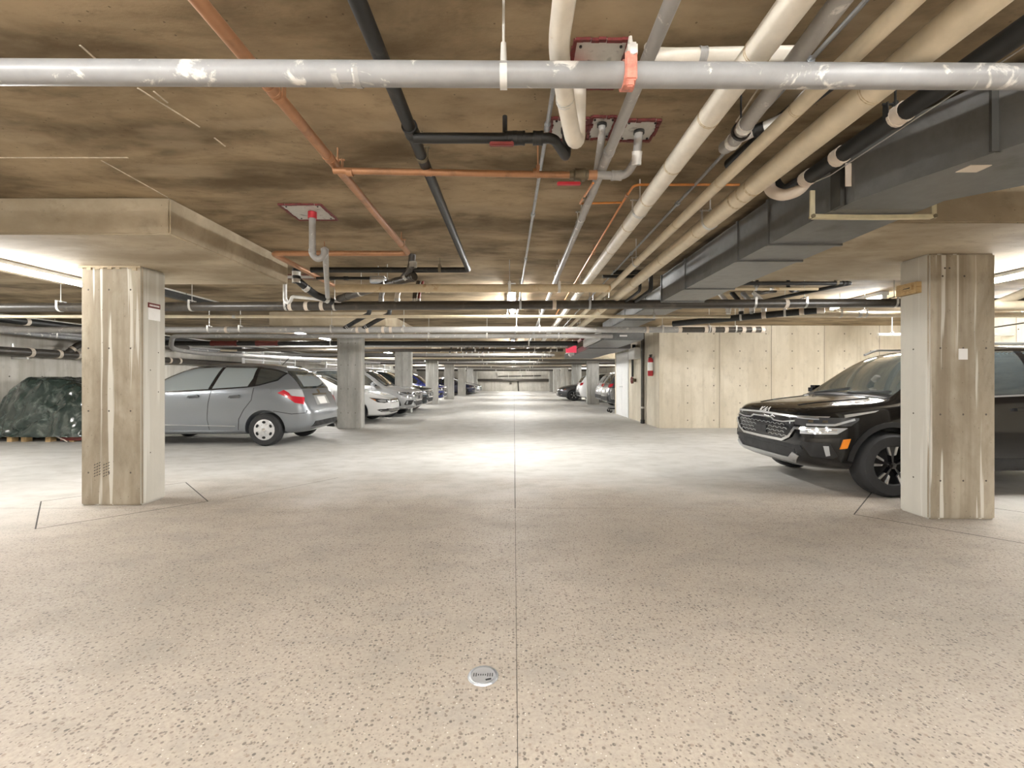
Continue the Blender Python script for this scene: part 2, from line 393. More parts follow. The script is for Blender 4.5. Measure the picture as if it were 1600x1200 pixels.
# ------------------------------------------------------------------ pillars
def pillar(x0, x1, y0, y1, top, mat, label, group=None):
    o = MB().box((x0, y0, 0), (x1, y1, top), .015).build('concrete_pillar', mat, smooth=False)
    tag(o, label, 'pillar', group)
    return o
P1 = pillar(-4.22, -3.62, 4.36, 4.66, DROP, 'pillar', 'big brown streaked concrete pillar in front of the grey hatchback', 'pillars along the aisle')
holes(P1, [(x, 4.36, z) for x in (-4.14, -3.94, -3.73) for z in (.32, .92, 1.53, 2.1)], (0, -1, 0), .009)
holes(P1, [(-3.62, 4.46 + .1 * (k % 2), z) for k, z in enumerate((.5, 1.1, 1.32, 1.5))], (1, 0, 0), .007)
m = MB()
xs = [-4.23 + i * .04 for i in range(16)]
for i in range(15):
    h = random.uniform(.012, .05)
    m.box((xs[i], 4.35, DROP - h), (xs[i + 1] + .002, 4.362, DROP))
m.build('grout_cap', 'grout', P1, smooth=False)
# stencilled marks low on the pillar
for k, cx in enumerate((-4.055, -3.965)):
    m = MB()
    for r in range(5):
        for s_ in range(3):
            m.bar((cx - .03 + s_ * .024, 4.359, .28 + r * .028 + .01 * s_), (cx - .018 + s_ * .024, 4.359, .29 + r * .028 + .01 * s_), .003, .005)
    m.build('stencil_mark', 'trim_black', P1, smooth=False)
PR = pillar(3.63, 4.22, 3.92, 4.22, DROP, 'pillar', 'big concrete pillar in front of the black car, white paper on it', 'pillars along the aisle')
holes(PR, [(x, 3.92, z) for x in (3.73, 3.93, 4.13) for z in (.34, .92, 1.5)] + [(3.77, 3.92, 2.2), (3.81, 3.92, 2.2), (3.75, 3.92, 2.13), (3.94, 3.92, 2.13)], (0, -1, 0), .009)
holes(PR, [(3.63, 4.07, z) for z in (.34, .92, 1.5, 2.1)], (-1, 0, 0), .008)
ll = ['grey concrete pillar between the grey hatchback and the white sedan', 'pillar behind the nose of the silver car', 'pillar in front of the blue car, fourth along the left row',
      'fifth pillar along the left side of the aisle', 'sixth pillar along the left side, beside the parked navy car', 'seventh pillar along the left side', 'last small pillar on the left near the far wall']
for y, l in zip(LP, ll):
    p = pillar(-4.44, -3.84, y, y + .3, DROP if y < 38 else CEIL, 'pillar_grey', l, 'pillars along the aisle')
    if y < 20: holes(p, [(-4.44 + x, y, z) for x in (.1, .28, .46) for z in (.4, 1.0, 1.6, 2.15)], (0, -1, 0), .011)
rl = ['dark grey pillar between the white car and the dark cars on the right', 'pillar behind the white car on the right', 'beige pillar behind the grey sedan on the right', 'far pillar on the right, second from the end wall', 'farthest pillar on the right near the end wall']
for y, l in zip(RP, rl):
    pillar(3.70, 4.30, y, y + .3, DROP if y < 36 else CEIL, 'pillar_grey', l, 'pillars along the aisle')
# things fixed to the pillars
s = empty('notice_sign', (-3.62, 4.52, 1.82)); tag(s, 'small white notice with red header on the side of the left pillar', 'sign')
MB().box((-3.62, 4.43, 1.82), (-3.615, 4.58, 1.94)).build('notice_panel', 'paper', s, smooth=False)
hd = MB().box((-3.62, 4.43, 1.94), (-3.614, 4.58, 1.99)).build('notice_header', 'red_caulk', s, smooth=False)
for k in range(7): MB().box((-3.6145, 4.445 + k * .018, 1.957), (-3.6135, 4.457 + k * .018, 1.974)).build('header_letter', 'paper', hd, smooth=False)
s = MB().box((3.89, 3.914, 1.40), (3.965, 3.92, 1.495)).build('paper_notice', 'paper', smooth=False); tag(s, 'small white paper stuck on the front of the right pillar', 'paper')
s = empty('wood_block', (3.60, 4.07, 1.99)); tag(s, 'offcut of raw wood nailed to the side of the right pillar', 'wood block')
MB().box((3.585, 3.99, 2.0), (3.63, 4.2, 2.1)).build('board', 'wood', s, smooth=False)
MB().box((3.565, 4.02, 2.03), (3.585, 4.15, 2.075)).build('cleat', 'wood', s, smooth=False)
MB().tube([(3.585, 4.03, 2.06), (3.56, 4.04, 2.05), (3.57, 4.12, 2.05)], .004, 6).build('wire', 'black_iron', s)

# ------------------------------------------------------------------ lamps
def strip_light(x, y, z, label, length=1.22, n=1, on=PI):
    o = empty('strip_light', (x, y, z)); tag(o, label, 'ceiling light', 'fluorescent strip lights')
    top = CEIL - .002 if z > 2.4 else DROP - .002
    MB().box((x - .06, y - length * n / 2, z + .02), (x + .06, y + length * n / 2, top), .006).build('housing', 'white_paint', o, smooth=False)
    for k in range(n):
        y0 = y - length * n / 2 + k * length + .04; y1 = y0 + length - .08
        t = MB().tube([(x, y0, z), (x, y1, z)], .022, 10).build('tube', 'tube', o)
        for ya in (y0 - .03, y1): MB().box((x - .03, ya, z - .03), (x + .03, ya + .03, z + .025)).build('lampholder', 'white_paint', o, smooth=False)
for y, l in ((7.6, 'bare fluorescent strip over the aisle, nearest to the front'), (16.2, 'second bright strip light along the aisle'), (24.2, 'third bright strip light along the aisle'),
             (32.2, 'fourth bright strip light along the aisle'), (40.0, 'fifth bright strip light along the aisle'), (47.0, 'strip light added before the far end wall to brighten it'), (-.95, 'strip light over the aisle behind the viewpoint'), (-5.6, 'fill strip light added at the near end of the garage')):  # end-wall and near-end fixtures are added to brighten the far wall and foreground
    strip_light(-.03, y, 2.53, l, n=3 if y > 30 else 2)
strip_light(-4.75, 4.45, 2.27, 'glaring strip light left of the big brown pillar', n=1)
strip_light(5.1, 4.45, 2.27, 'strip light right of the big pillar above the black car', n=1)
strip_light(5.8, 7.6, 2.53, 'strip light seen under the dark drain in the right bay', n=1)
for x, y, l in ((-6.0, 13.4, 'strip light over the parked white sedan'), (-6.0, 20.8, 'strip light behind the silver car, left bay'), (-6.0, 29, 'far strip light over the left bay by the blue car'), (-6, 38, 'farthest strip light over the left bay'),
                (6.0, 20.0, 'strip light over the dark cars on the right'), (6.0, 28, 'strip light over the white car on the right'), (6, 37, 'farthest strip light over the right bay'),
                (-3.4, -.9, 'added fill strip light over the near left bay, out of frame'), (3.0, -1.5, 'added fill strip light over the near right bay, out of frame'), (-3.4, -4.5, 'added fill strip light over the rear left bay, out of frame'), (3.4, -4.5, 'added fill strip light over the rear right bay, out of frame'), (-8.8, 5.3, 'strip light added left of the hatchback, out of frame, to light the tarp and wall'), (8.6, 8.3, 'strip light added behind the right pillar to brighten the beige wall')):  # this line's fixtures are unseen additions that brighten the foreground, tarp and beige wall
    strip_light(x, y, 2.53, l, n=2)
# ------------------------------------------------------------------ pipework
def fillet(pts, rad, k=5):
    pts = [Vector(p) for p in pts]; out = [pts[0]]
    for i in range(1, len(pts) - 1):
        a, b, c = pts[i - 1], pts[i], pts[i + 1]
        d1, d2 = (a - b), (c - b); r = min(rad, d1.length * .45, d2.length * .45)
        p, q = b + d1.normalized() * r, b + d2.normalized() * r
        for j in range(k + 1):
            t = j / k; out.append(p * (1 - t) ** 2 + b * 2 * t * (1 - t) + q * t ** 2)
    out.append(pts[-1]); return out
def pipe(name, label, pts, r, mat, cat='pipe', elbow=None, seg=14, group=None):
    o = MB().tube(fillet(pts, elbow or r * 2.2), r, seg).build(name, mat)
    tag(o, label, cat, group); return o
def lerp(a, b, t): return Vector(a) * (1 - t) + Vector(b) * t
def coupling(o, p, d, r, length=.06, mat='steel_band', grow=1.18, name='coupling'):
    p, d = Vector(p), Vector(d).normalized()
    L = length / 2
    MB().lathe([(r * .9, -L), (r * grow, -L), (r * grow, -L * .55), (r * (grow - .05), -L * .5), (r * (grow - .05), L * .5), (r * grow, L * .55), (r * grow, L), (r * .9, L)], p, d, 14).build(name, mat, o)
def hanger(o, p, d, r, mat='steel_band', top=CEIL, wide=.03):
    """clevis hanger: strap loop round the pipe, cross pin and a rod up to the slab"""
    p, d = Vector(p), Vector(d).normalized(); up = Vector((0, 0, 1)); q = d.cross(up).normalized()
    m = MB(); rr = r + .004; path = []
    for k in range(9):
        a = PI + PI * k / 8; path.append(p + q * math.cos(a) * rr + up * math.sin(a) * rr)
    path = [p - q * rr + up * (r + .025)] + path + [p + q * rr + up * (r + .025)]
    n = len(path); vs = []
    for i, v in enumerate(path):
        dirv = (path[min(i + 1, n - 1)] - path[max(i - 1, 0)]).normalized(); nn = dirv.cross(d).normalized()
        for s1, s2 in ((-1, 0), (1, 0), (1, 1), (-1, 1)): vs.append(v + d * s1 * wide / 2 + nn * s2 * .004)
    fs = []
    for i in range(n - 1):
        for k in range(4): fs.append((i * 4 + k, i * 4 + (k + 1) % 4, (i + 1) * 4 + (k + 1) % 4, (i + 1) * 4 + k))
    fs += [(3, 2, 1, 0), tuple((n - 1) * 4 + k for k in range(4))]
    m.add(vs, fs)
    z = r + .02
    m.tube([p - q * (rr + .012) + up * z, p + q * (rr + .012) + up * z], .006, 6)
    m.tube([p + up * z, Vector((p.x, p.y, top))], .005, 6)
    m.tube([p + up * (z - .012), p + up * (z + .012)], .012, 6)
    m.build('hanger', mat, o)
def hangers(o, a, b, ts, r, mat='steel_band', top=CEIL):
    a, b = Vector(a), Vector(b)
    for t in ts: hanger(o, lerp(a, b, t), b - a, r, mat, top)
def couplings(o, a, b, ts, r, length=.06, mat='steel_band', grow=1.18):
    a, b = Vector(a), Vector(b)
    for t in ts: coupling(o, lerp(a, b, t), b - a, r, length, mat, grow)
def Z(h): return EYE + h
Yh = Vector((0, 1, 0)); Xh = Vector((1, 0, 0))

# -- the pale pipe crossing the near bay
a, b = Vector((-2.6, 1.50, Z(1.035))), Vector((2.18, 1.524, Z(1.03)))
o = pipe('steel_pipe', 'scuffed pale grey pipe crossing the whole picture near the top', [a, b], .039, 'grey_scuffed', seg=24)
h = Vector((-.035, 1.515, Z(1.03)))
m = MB(); m.tube([h + Vector((0, 0, .05)), Vector((h.x, h.y, CEIL))], .0045, 8); m.tube([h + Vector((0, 0, .04)), h + Vector((0, 0, .11))], [.012, .009], 10)
m.lathe([(.036, -.012), (.042, -.012), (.042, .012), (.036, .012)], h, Xh, 20); m.build('hanger', 'white_pvc', o)
coupling(o, (-.56, 1.512, Z(1.032)), Xh, .039, .09, 'grey_pipe', 1.05)
k = empty('pipe_clamp', (.385, 1.515, Z(1.0))); tag(k, 'pink painted clamp gripping the near grey pipe', 'clamp')
m = MB(); m.lathe([(.037, -.02), (.047, -.02), (.047, .02), (.037, .02)], (.385, 1.517, Z(1.03)), Xh, 16)
m.box((.365, 1.465, Z(.985)), (.405, 1.478, Z(1.08)), .005).box((.37, 1.468, Z(.965)), (.395, 1.482, Z(.99)), .004).build('clamp_body', 'pink', k, smooth=False)
m = MB(); m.box((.375, 1.47, Z(1.07)), (.408, 1.52, Z(1.115)), .006); m.tube([(.39, 1.5, Z(1.11)), (.39, 1.5, Z(1.15))], [.012, .006], 8); m.tube([(.39, 1.46, Z(1.075)), (.39, 1.47, Z(1.075))], .012, 8); m.build('clamp_bolt', 'white_pvc', k)

# -- copper main on the left with its cross run
X1 = -1.055
o = pipe('copper_pipe', 'thick copper pipe running back from the top left to the trap cluster', [(X1, .3, Z(1.27)), (X1, 4.49, Z(1.27)), (-2.42, 4.49, Z(1.27)), (-2.42, 6.0, Z(1.27))], .027, 'copper', elbow=.06)
for y in (1.95, 2.55): coupling(o, (X1, y, Z(1.27)), Yh, .027, .05, 'copper', 1.14)
for y in (2.0, 2.68, 4.2): hanger(o, (X1, y, Z(1.27)), Yh, .027, 'copper')
hanger(o, (-1.9, 4.49, Z(1.27)), Xh, .027, 'copper')
# copper branch to the valve
o = pipe('copper_pipe', 'copper branch pipe crossing to the red-handled valve', [(X1, 2.62, Z(1.225)), (.33, 2.62, Z(1.2))], .019, 'copper')
for x in (-.96, -.5, .13): coupling(o, (x, 2.62, Z(1.215)), Xh, .019, .035, 'copper', 1.2)
hanger(o, (.14, 2.62, Z(1.205)), Xh, .019, 'copper', wide=.015)
v = empty('ball_valve', (.385, 2.62, Z(1.2))); tag(v, 'brass ball valve with red lever on the copper branch', 'valve')
MB().lathe([(.0, -.06), (.024, -.06), (.024, -.035), (.036, -.03), (.036, .03), (.024, .035), (.024, .06), (0, .06)], (.385, 2.62, Z(1.2)), Xh, 12).tube([(.385, 2.62, Z(1.17)), (.385, 2.60, Z(1.14))], .01, 8).build('valve_body', 'brass', v)
MB().box((.25, 2.58, Z(1.128)), (.385, 2.605, Z(1.146)), .004).build('lever', 'red', v, smooth=False)
o = pipe('drain_pipe', 'grey pipe stub turning up from the copper valve to a soffit plate', [(.445, 2.62, Z(1.2)), (.655, 2.62, Z(1.195)), (.70, 2.56, Z(1.26)), (.695, 2.49, CEIL)], .023, 'grey_pipe', elbow=.05)
coupling(o, (.46, 2.62, Z(1.2)), Xh, .023, .05, 'copper', 1.2); coupling(o, (.60, 2.62, Z(1.197)), Xh, .023, .06, 'grey_pipe', 1.25); coupling(o, (.70, 2.555, Z(1.265)), (0, -.1, .3), .023, .07, 'white_pvc', 1.25)
# thin bright copper
o = pipe('copper_pipe', 'thin bright copper line bending behind the white pipe', [(1.5, 2.98, Z(1.3)), (.80, 2.98, Z(1.3)), (.795, 3.4, Z(1.3)), (.84, 9.5, Z(1.3))], .0085, 'copper_bright', elbow=.05, seg=8)
coupling(o, (.795, 3.15, Z(1.3)), Yh, .0085, .04, 'copper', 1.5); hanger(o, (.82, 4.6, Z(1.3)), Yh, .0085, 'copper', wide=.012)
o = pipe('copper_pipe', 'thin copper cross link below the grey stub', [(.47, 2.66, Z(1.17)), (.47, 3.2, Z(1.26)), (.52, 3.27, Z(1.29)), (.79, 3.28, Z(1.3))], .0075, 'copper_bright', elbow=.03, seg=8)
coupling(o, (.475, 3.0, Z(1.225)), (0, .5, .08), .0075, .03, 'brass', 1.6)
# -- black sprinkler line
o = pipe('sprinkler_pipe', 'black pipe running back left of centre then turning left', [(-.515, .3, Z(1.25)), (-.515, 5.08, Z(1.25)), (-2.3, 5.08, Z(1.25))], .031, 'black_iron', elbow=.05)
coupling(o, (-.515, 2.24, Z(1.25)), Yh, .031, .08, 'black_iron', 1.25); hanger(o, (-.515, 2.5, Z(1.25)), Yh, .031, 'brass'); hanger(o, (-.84, 5.08, Z(1.25)), Xh, .031, 'brass')
o = pipe('sprinkler_pipe', 'black branch pipe crossing to the soffit plates', [(-.5, 2.24, Z(1.21)), (.2, 2.24, Z(1.21)), (.285, 2.44, Z(1.21)), (.29, 2.46, CEIL)], .025, 'black_iron', elbow=.04)
for x in (-.02, .03, .12): coupling(o, (x, 2.24, Z(1.21)), Xh, .025, .05, 'black_iron', 1.35)
v = empty('valve_lever', (-.02, 2.24, Z(1.16))); tag(v, 'dark red lever of the valve on the black branch', 'valve')
MB().box((-.12, 2.20, Z(1.155)), (.0, 2.222, Z(1.175)), .004).tube([(-.01, 2.235, Z(1.19)), (-.01, 2.21, Z(1.165))], .008, 8).build('lever', 'red_valve', v, smooth=False)
MB().tube([(-.045, 2.24, Z(1.235)), (-.045, 2.24, Z(1.32))], .012, 8).build('stem', 'black_iron', v)
# -- slim conduit
o = pipe('conduit', 'slim grey conduit running back just right of centre', [(.225, .4, Z(1.33)), (.18, 2.05, Z(1.33)), (.107, 6.25, Z(1.33)), (.0, 16, Z(1.33))], .0115, 'galv', seg=8, elbow=.02)
for y, x in ((2.35, .175), (3.6, .153), (4.9, .13)): coupling(o, (x, y, Z(1.33)), Yh, .0115, .05, 'galv', 1.5)
# -- grey drain right of centre
o = pipe('drain_pipe', 'long straight grey pipe running back right of the slim conduit', [(.52, .4, Z(1.25)), (.52, 18, Z(1.22))], .0275, 'grey_pipe')
for y in (2.45, 2.95, 3.3, 3.55): coupling(o, (.52, y, Z(1.249)), Yh, .0275, .035, 'grey_pipe', 1.15)
for y in (3.45, 5.4, 8): hanger(o, (.52, y, Z(1.247)), Yh, .0275)
o = pipe('drain_pipe', 'short grey pipe dropping from a soffit plate onto the long grey drain', [(.475, 2.42, CEIL), (.475, 2.43, Z(1.31)), (.51, 2.8, Z(1.255))], .02, 'grey_pipe', elbow=.05)
# -- white jacketed trap hanging from the soffit
o = pipe('drain_trap', 'white wrapped pipe trap hanging from the soffit in front of the plates', [(.15, .55, Z(1.135)), (.15, 1.52, Z(1.135)), (.215, 1.83, Z(1.12)), (.265, 2.0, Z(1.075)), (.292, 2.06, Z(1.10)), (.288, 2.0, CEIL)], .036, 'white_jacket', elbow=.07)
coupling(o, (.205, 1.79, Z(1.122)), (.2, .98, -.05), .036, .02, 'steel_band', 1.06)
# -- pipes gathered right of the aisle
def long_pipe(label, X, H, r, mat, y0, y1, rings=(), hang=(), name='insulated_pipe', dx=0, ring_mat='cream_dirty'):
    p, q = Vector((X, y0, Z(H))), Vector((X + dx, y1, Z(H)))
    o = pipe(name, label, [p, q], r, mat, seg=20)
    for y in rings: coupling(o, lerp(p, q, (y - y0) / (y1 - y0)), q - p, r, .012, ring_mat, 1.035, 'jacket_joint')
    for y in hang: hanger(o, lerp(p, q, (y - y0) / (y1 - y0)), q - p, r, 'steel_band')
    return o
long_pipe('fat white jacketed pipe, leftmost of the big pipes on the right', .872, 1.175, .050, 'white_jacket', .4, 30, (1.6, 2.0, 2.45, 2.9, 3.4, 4.0, 4.8, 6, 8), (3.1, 5.9, 9, 13))
p, q = Vector((.985, .75, Z(1.215))), Vector((1.10, 2.26, Z(1.195)))
o = pipe('drain_pipe', 'light grey pipe with a ribbed end cap, right of the fat white pipe', [p, q, q + Vector((.012, .1, .03))], .034, 'grey_pipe', elbow=.02)
coupling(o, lerp(p, q, .90), q - p, .034, .035, 'white_pvc', 1.12); coupling(o, lerp(p, q, .99), q - p, .034, .03, 'white_pvc', 1.14)
m = MB(); c_ = lerp(p, q, .93); m.lathe([(.037, -.008), (.045, -.008), (.045, .008), (.037, .008)], c_, q - p, 16); m.tube([c_ + Vector((0, 0, .04)), Vector((c_.x, c_.y, CEIL))], .005, 6); m.build('hanger', 'black_iron', o)
o = pipe('conduit', 'thin bright steel conduit running back above the cream pipes', [(1.205, .4, Z(1.3)), (1.205, 11, Z(1.3))], .0095, 'galv', seg=8)
for y in (1.83, 3.3, 4.6): coupling(o, (1.205, y, Z(1.3)), Yh, .0095, .03, 'galv', 1.8)
o = pipe('drain_pipe', 'short white pipe end with black ring behind the cream pipe', [(1.18, 2.35, Z(1.27)), (1.34, 2.2, Z(1.29)), (1.42, 2.15, CEIL)], .026, 'white_pvc', elbow=.05)
coupling(o, (1.25, 2.285, Z(1.278)), (.16, -.15, .02), .026, .05, 'black_iron', 1.2)
long_pipe('narrow cream pipe between the white pipe and the fattest cream pipe', 1.20, 1.15, .033, 'cream', .4, 28, (1.9, 2.6, 3.3, 4.2, 5.5), (4.4, 6.8, 10, 14))
o = pipe('drain_pipe', 'black pipe end tucked above the cream pipes', [(1.30, 2.7, Z(1.3)), (1.34, 2.2, Z(1.3)), (1.5, 2.0, CEIL)], .035, 'black_iron', elbow=.06)
long_pipe('fattest cream jacketed pipe, stained, left of the metal duct', 1.402, 1.135, .056, 'cream', .4, 26, (1.75, 2.62, 2.72, 2.82, 3.4, 4.2, 5.2), (3.2, 6.6, 9.5, 13))
o = pipe('drain_pipe', 'black cast iron pipe with pale couplings between cream pipe and duct', [(1.745, .4, Z(1.2)), (1.745, 2.72, Z(1.2)), (1.73, 2.9, Z(1.2)), (1.70, 3.0, CEIL)], .042, 'black_iron', elbow=.08)
for y in (2.02, 2.4, 2.66): coupling(o, (1.745, y, Z(1.2)), Yh, .042, .055, 'tag', 1.12)
for y in (1.4, 2.05): hanger(o, (1.745, y, Z(1.2)), Yh, .042, 'black_iron')
MB().tube([(1.80, .5, Z(1.185)), (1.80, 2.55, Z(1.165)), (1.68, 2.85, Z(1.16))], .003, 6).build('wire', 'steel_band', o)
o = pipe('pipe_elbow', 'cream U-bend hanging under the end of the black pipe beside the duct', [(1.60, 2.82, Z(1.28)), (1.60, 2.80, Z(1.18)), (1.66, 2.76, Z(1.135)), (1.73, 2.72, Z(1.15)), (1.765, 2.70, Z(1.20))], .034, 'tag', elbow=.06)
o = pipe('drain_pipe', 'white pipe end at the top centre above the near grey pipe', [(.57, 1.86, CEIL), (.57, 1.85, Z(1.34)), (.64, 1.82, Z(1.315)), (1.14, 1.80, Z(1.31))], .03, 'white_jacket', elbow=.08)
coupling(o, (.76, 1.812, Z(1.313)), Xh, .03, .03, 'grey_pipe', 1.1)

# -- firestop plates in the soffit
def plate(cx, cy, sx, sy, label, collar=None, skew=0):
    e = empty('firestop_plate', (cx, cy, CEIL)); tag(e, label, 'soffit plate', 'firestop plates in the soffit')
    MB().box((cx - sx / 2, cy - sy / 2, CEIL - .006), (cx + sx / 2, cy + sy / 2, CEIL)).build('plate', 'plate', e, smooth=False)
    m = MB(); q = .016
    x0, x1, y0, y1 = cx - sx / 2, cx + sx / 2, cy - sy / 2, cy + sy / 2
    for a0, a1, b0, b1 in ((x0, x1, y0, y0), (x0, x1, y1, y1), (x0, x0, y0, y1), (x1, x1, y0, y1)):
        n = 7
        for i in range(n):
            t0, t1 = i / n, (i + 1) / n; j = random.uniform(-.004, .004); ww = q * random.uniform(.7, 1.3)
            m.bar((a0 + (a1 - a0) * t0 + j, b0 + (b1 - b0) * t0 + j, CEIL - .007), (a0 + (a1 - a0) * t1 + j, b0 + (b1 - b0) * t1 + j, CEIL - .007), ww, .012)
    m.build('sealant_bead', 'red_caulk', e, smooth=False)
    for sx_, sy_ in ((-1, -1), (1, 1), (-1, 1), (1, -1)):
        MB().tube([(cx + sx_ * sx * .38, cy + sy_ * sy * .38, CEIL - .005), (cx + sx_ * sx * .38, cy + sy_ * sy * .38, CEIL - .012)], .006, 6).build('screw', 'black_iron', e)
    if collar:
        x, y, r, hgt, mt = collar
        MB().lathe([(r, 0), (r * 1.25, 0), (r * 1.25, -hgt), (r, -hgt)], (x, y, CEIL), (0, 0, 1), 16).build('collar', mt, e)
    return e
plate(-1.69, 3.70, .33, .34, 'red-edged soffit plate above the grey trap on the left', (-1.66, 3.69, .028, .06, 'red'))
plate(.30, 2.47, .19, .21, 'red-edged soffit plate behind the white wrapped trap', (.29, 2.46, .026, .03, 'black_iron'))
plate(.478, 2.46, .125, .21, 'red-edged soffit plate between the two others, middle one', (.475, 2.42, .021, .02, 'black_iron'))
plate(.69, 2.485, .185, .20, 'red-edged soffit plate above the grey elbow, right one', (.695, 2.49, .024, .02, 'black_iron'))
plate(.36, 1.97, .22, .30, 'large soffit plate with red collar at the top edge', (.288, 2.0, .037, .07, 'red'))
plate(-2.9, 6.0, .5, .22, 'soffit plate behind the left drop panel, above a white trap')

# -- the left trap cluster
o = pipe('drain_trap', 'pale grey U-bend trap hanging from the red collar on the left', [(-1.66, 3.69, CEIL - .05), (-1.66, 3.69, Z(1.03)), (-1.62, 3.70, Z(.995)), (-1.575, 3.72, Z(1.03)), (-1.575, 3.73, Z(1.09)), (-1.62, 3.85, Z(1.1)), (-2.33, 5.6, Z(1.04))], .026, 'grey_pipe', elbow=.05)
coupling(o, (-1.66, 3.69, Z(1.06)), (0, 0, 1), .026, .03, 'grey_pipe', 1.18); coupling(o, (-1.577, 3.735, Z(1.07)), (0, 0, 1), .026, .05, 'grey_pipe', 1.2)
T3a, T3b = Vector((-XW, 6.14, Z(.975))), Vector((8.6, 6.14, Z(1.075)))
o = pipe('drain_pipe', 'dark vertical drain stack bending down into the big drain, left', [(-2.72, 5.6, CEIL), (-2.72, 5.6, Z(1.26)), (-2.60, 5.85, Z(1.12)), (-2.45, 6.05, Z(1.06))], .046, 'black_iron', elbow=.06)
for p_, d_ in (((-2.72, 5.6, Z(1.33)), (0, 0, 1)), ((-2.72, 5.6, Z(1.24)), (0, 0, 1)), ((-2.66, 5.73, Z(1.18)), (.12, .25, -.14)), ((-2.5, 5.98, Z(1.08)), (.15, .2, -.06))):
    coupling(o, p_, d_, .046, .05, 'steel_band', 1.12)
o = pipe('drain_pipe', 'dark drain with a round end cap sloping above the big drain', [(-2.36, 6.05, Z(1.10)), (-1.12, 5.05, Z(1.17))], .046, 'dark_pipe')
da, db = Vector((-2.36, 6.05, Z(1.10))), Vector((-1.12, 5.05, Z(1.17)))
couplings(o, da, db, (.12, .5, .78, .97), .046, .05, 'dark_pipe', 1.12); hangers(o, da, db, (.33, .68), .046)
o = pipe('drain_pipe', 'dark stack rising from the end cap towards the copper elbow', [(-1.28, 5.18, Z(1.18)), (-1.14, 4.97, Z(1.25)), (-1.12, 4.94, CEIL)], .038, 'dark_pipe', elbow=.06)
coupling(o, (-1.11, 4.93, Z(1.27)), (0, 0, 1), .038, .06, 'steel_band', 1.12); coupling(o, (-1.22, 5.1, Z(1.175)), (.16, -.23, .07), .038, .05, 'steel_band', 1.12)
o = pipe('drain_pipe', 'thin black pipe below the left black sprinkler run', [(-2.4, 5.45, Z(1.24)), (-1.75, 5.45, Z(1.24))], .018, 'black_iron')
couplings(o, (-2.4, 5.45, Z(1.24)), (-1.75, 5.45, Z(1.24)), (.3, .55), .018, .05, 'black_iron', 1.4)
j = empty('junction_box', (-1.62, 5.45, Z(1.2))); tag(j, 'shiny steel junction box hanging among the left pipes', 'junction box')
MB().box((-1.74, 5.40, Z(1.17)), (-1.56, 5.5, Z(1.26)), .008).build('box', 'galv', j, smooth=False)
MB().box((-1.72, 5.396, Z(1.185)), (-1.58, 5.40, Z(1.245))).build('cover', 'steel_band', j, smooth=False)
MB().tube([(-1.65, 5.45, Z(1.26)), (-1.65, 5.45, CEIL)], .006, 6).build('rod', 'steel_band', j)
o = pipe('drain_trap', 'small white trap and arm above the big drain, far left', [(-3.07, 6.0, CEIL), (-3.07, 6.0, Z(1.06)), (-3.03, 6.0, Z(1.03)), (-2.99, 6.0, Z(1.06)), (-2.97, 6.0, Z(1.12)), (-2.35, 6.1, Z(1.07))], .022, 'white_pvc', elbow=.04)
for k_, x in enumerate((-1.82, -1.6, -1.36, -1.30)):
    o = pipe('drain_pipe', ['first', 'second', 'third', 'fourth'][k_] + ' short riser standing on the big drain from the left', [(x, 6.14, Z(1.02)), (x, 6.14, Z(1.16)), (x + .02, 6.3, CEIL)], (.034, .036, .032, .018)[k_], ('grey_pipe', 'tag', 'dark_pipe', 'red_valve')[k_], elbow=.05)
    coupling(o, (x, 6.14, Z(1.09)), (0, 0, 1), (.034, .036, .032, .018)[k_], .05, 'steel_band', 1.12)

# -- transverse runs, front to back
def cross(label, y, H, r, mat, x0, x1, hang=(), coup=(), name='drain_pipe', dz=0.0, cm='steel_band', slope=0.0):
    a, b = Vector((x0, y, Z(H))), Vector((x1, y, Z(H + slope)))
    o = pipe(name, label, [a, b], r, mat, seg=16)
    for x in hang: hanger(o, lerp(a, b, (x - x0) / (x1 - x0)), b - a, r)
    for x in coup: coupling(o, lerp(a, b, (x - x0) / (x1 - x0)), b - a, r, .05, cm, 1.14)
    return o
o = cross('stained cream pipe crossing the aisle, first of the cross runs', 5.17, 1.06, .048, 'cream_dirty', -2.05, 1.11, (-.05, .52), (-1.0, .7), 'insulated_pipe', cm='cream_dirty')
o = pipe('drain_pipe', 'big dark drain crossing the whole garage behind the first pillars', [T3a, T3b], .061, 'dark_pipe', seg=20)
for px in (300, 448, 523, 1178, 1257, 1397): hanger(o, lerp(T3a, T3b, ((px - VX) / FPX * 6.14 + XW) / (XW + 8.6)), Xh, .061)
for px in (95,): hanger(o, lerp(T3a, T3b, ((px - VX) / FPX * 6.14 + XW) / (XW + 8.6)), Xh, .061, 'white_paint')
for px in (455, 480, 504, 866, 1227): coupling(o, lerp(T3a, T3b, ((px - VX) / FPX * 6.14 + XW) / (XW + 8.6)), Xh, .061, .05, 'tag', 1.08)
for px in (813, 921): hanger(o, lerp(T3a, T3b, ((px - VX) / FPX * 6.14 + XW) / (XW + 8.6)), Xh, .061, 'galv')
o = cross('thin pale pipe just behind the big dark drain', 7.05, 1.0, .026, 'cream', -XW, 3.4, (-5.9, -.1, 2.2), (-4.4,), 'steel_pipe')
o = cross('thick grey pipe with steel hangers touching the top of the second pillar', 8.75, .985, .059, 'grey_pipe', -XW, 3.2, (-5.95, -5.34, -3.56, -2.15, .05, .5, 2.9), (-5.6, -3.05, -2.85, -2.55, -2.4, 2.6), 'drain_pipe', cm='tag')
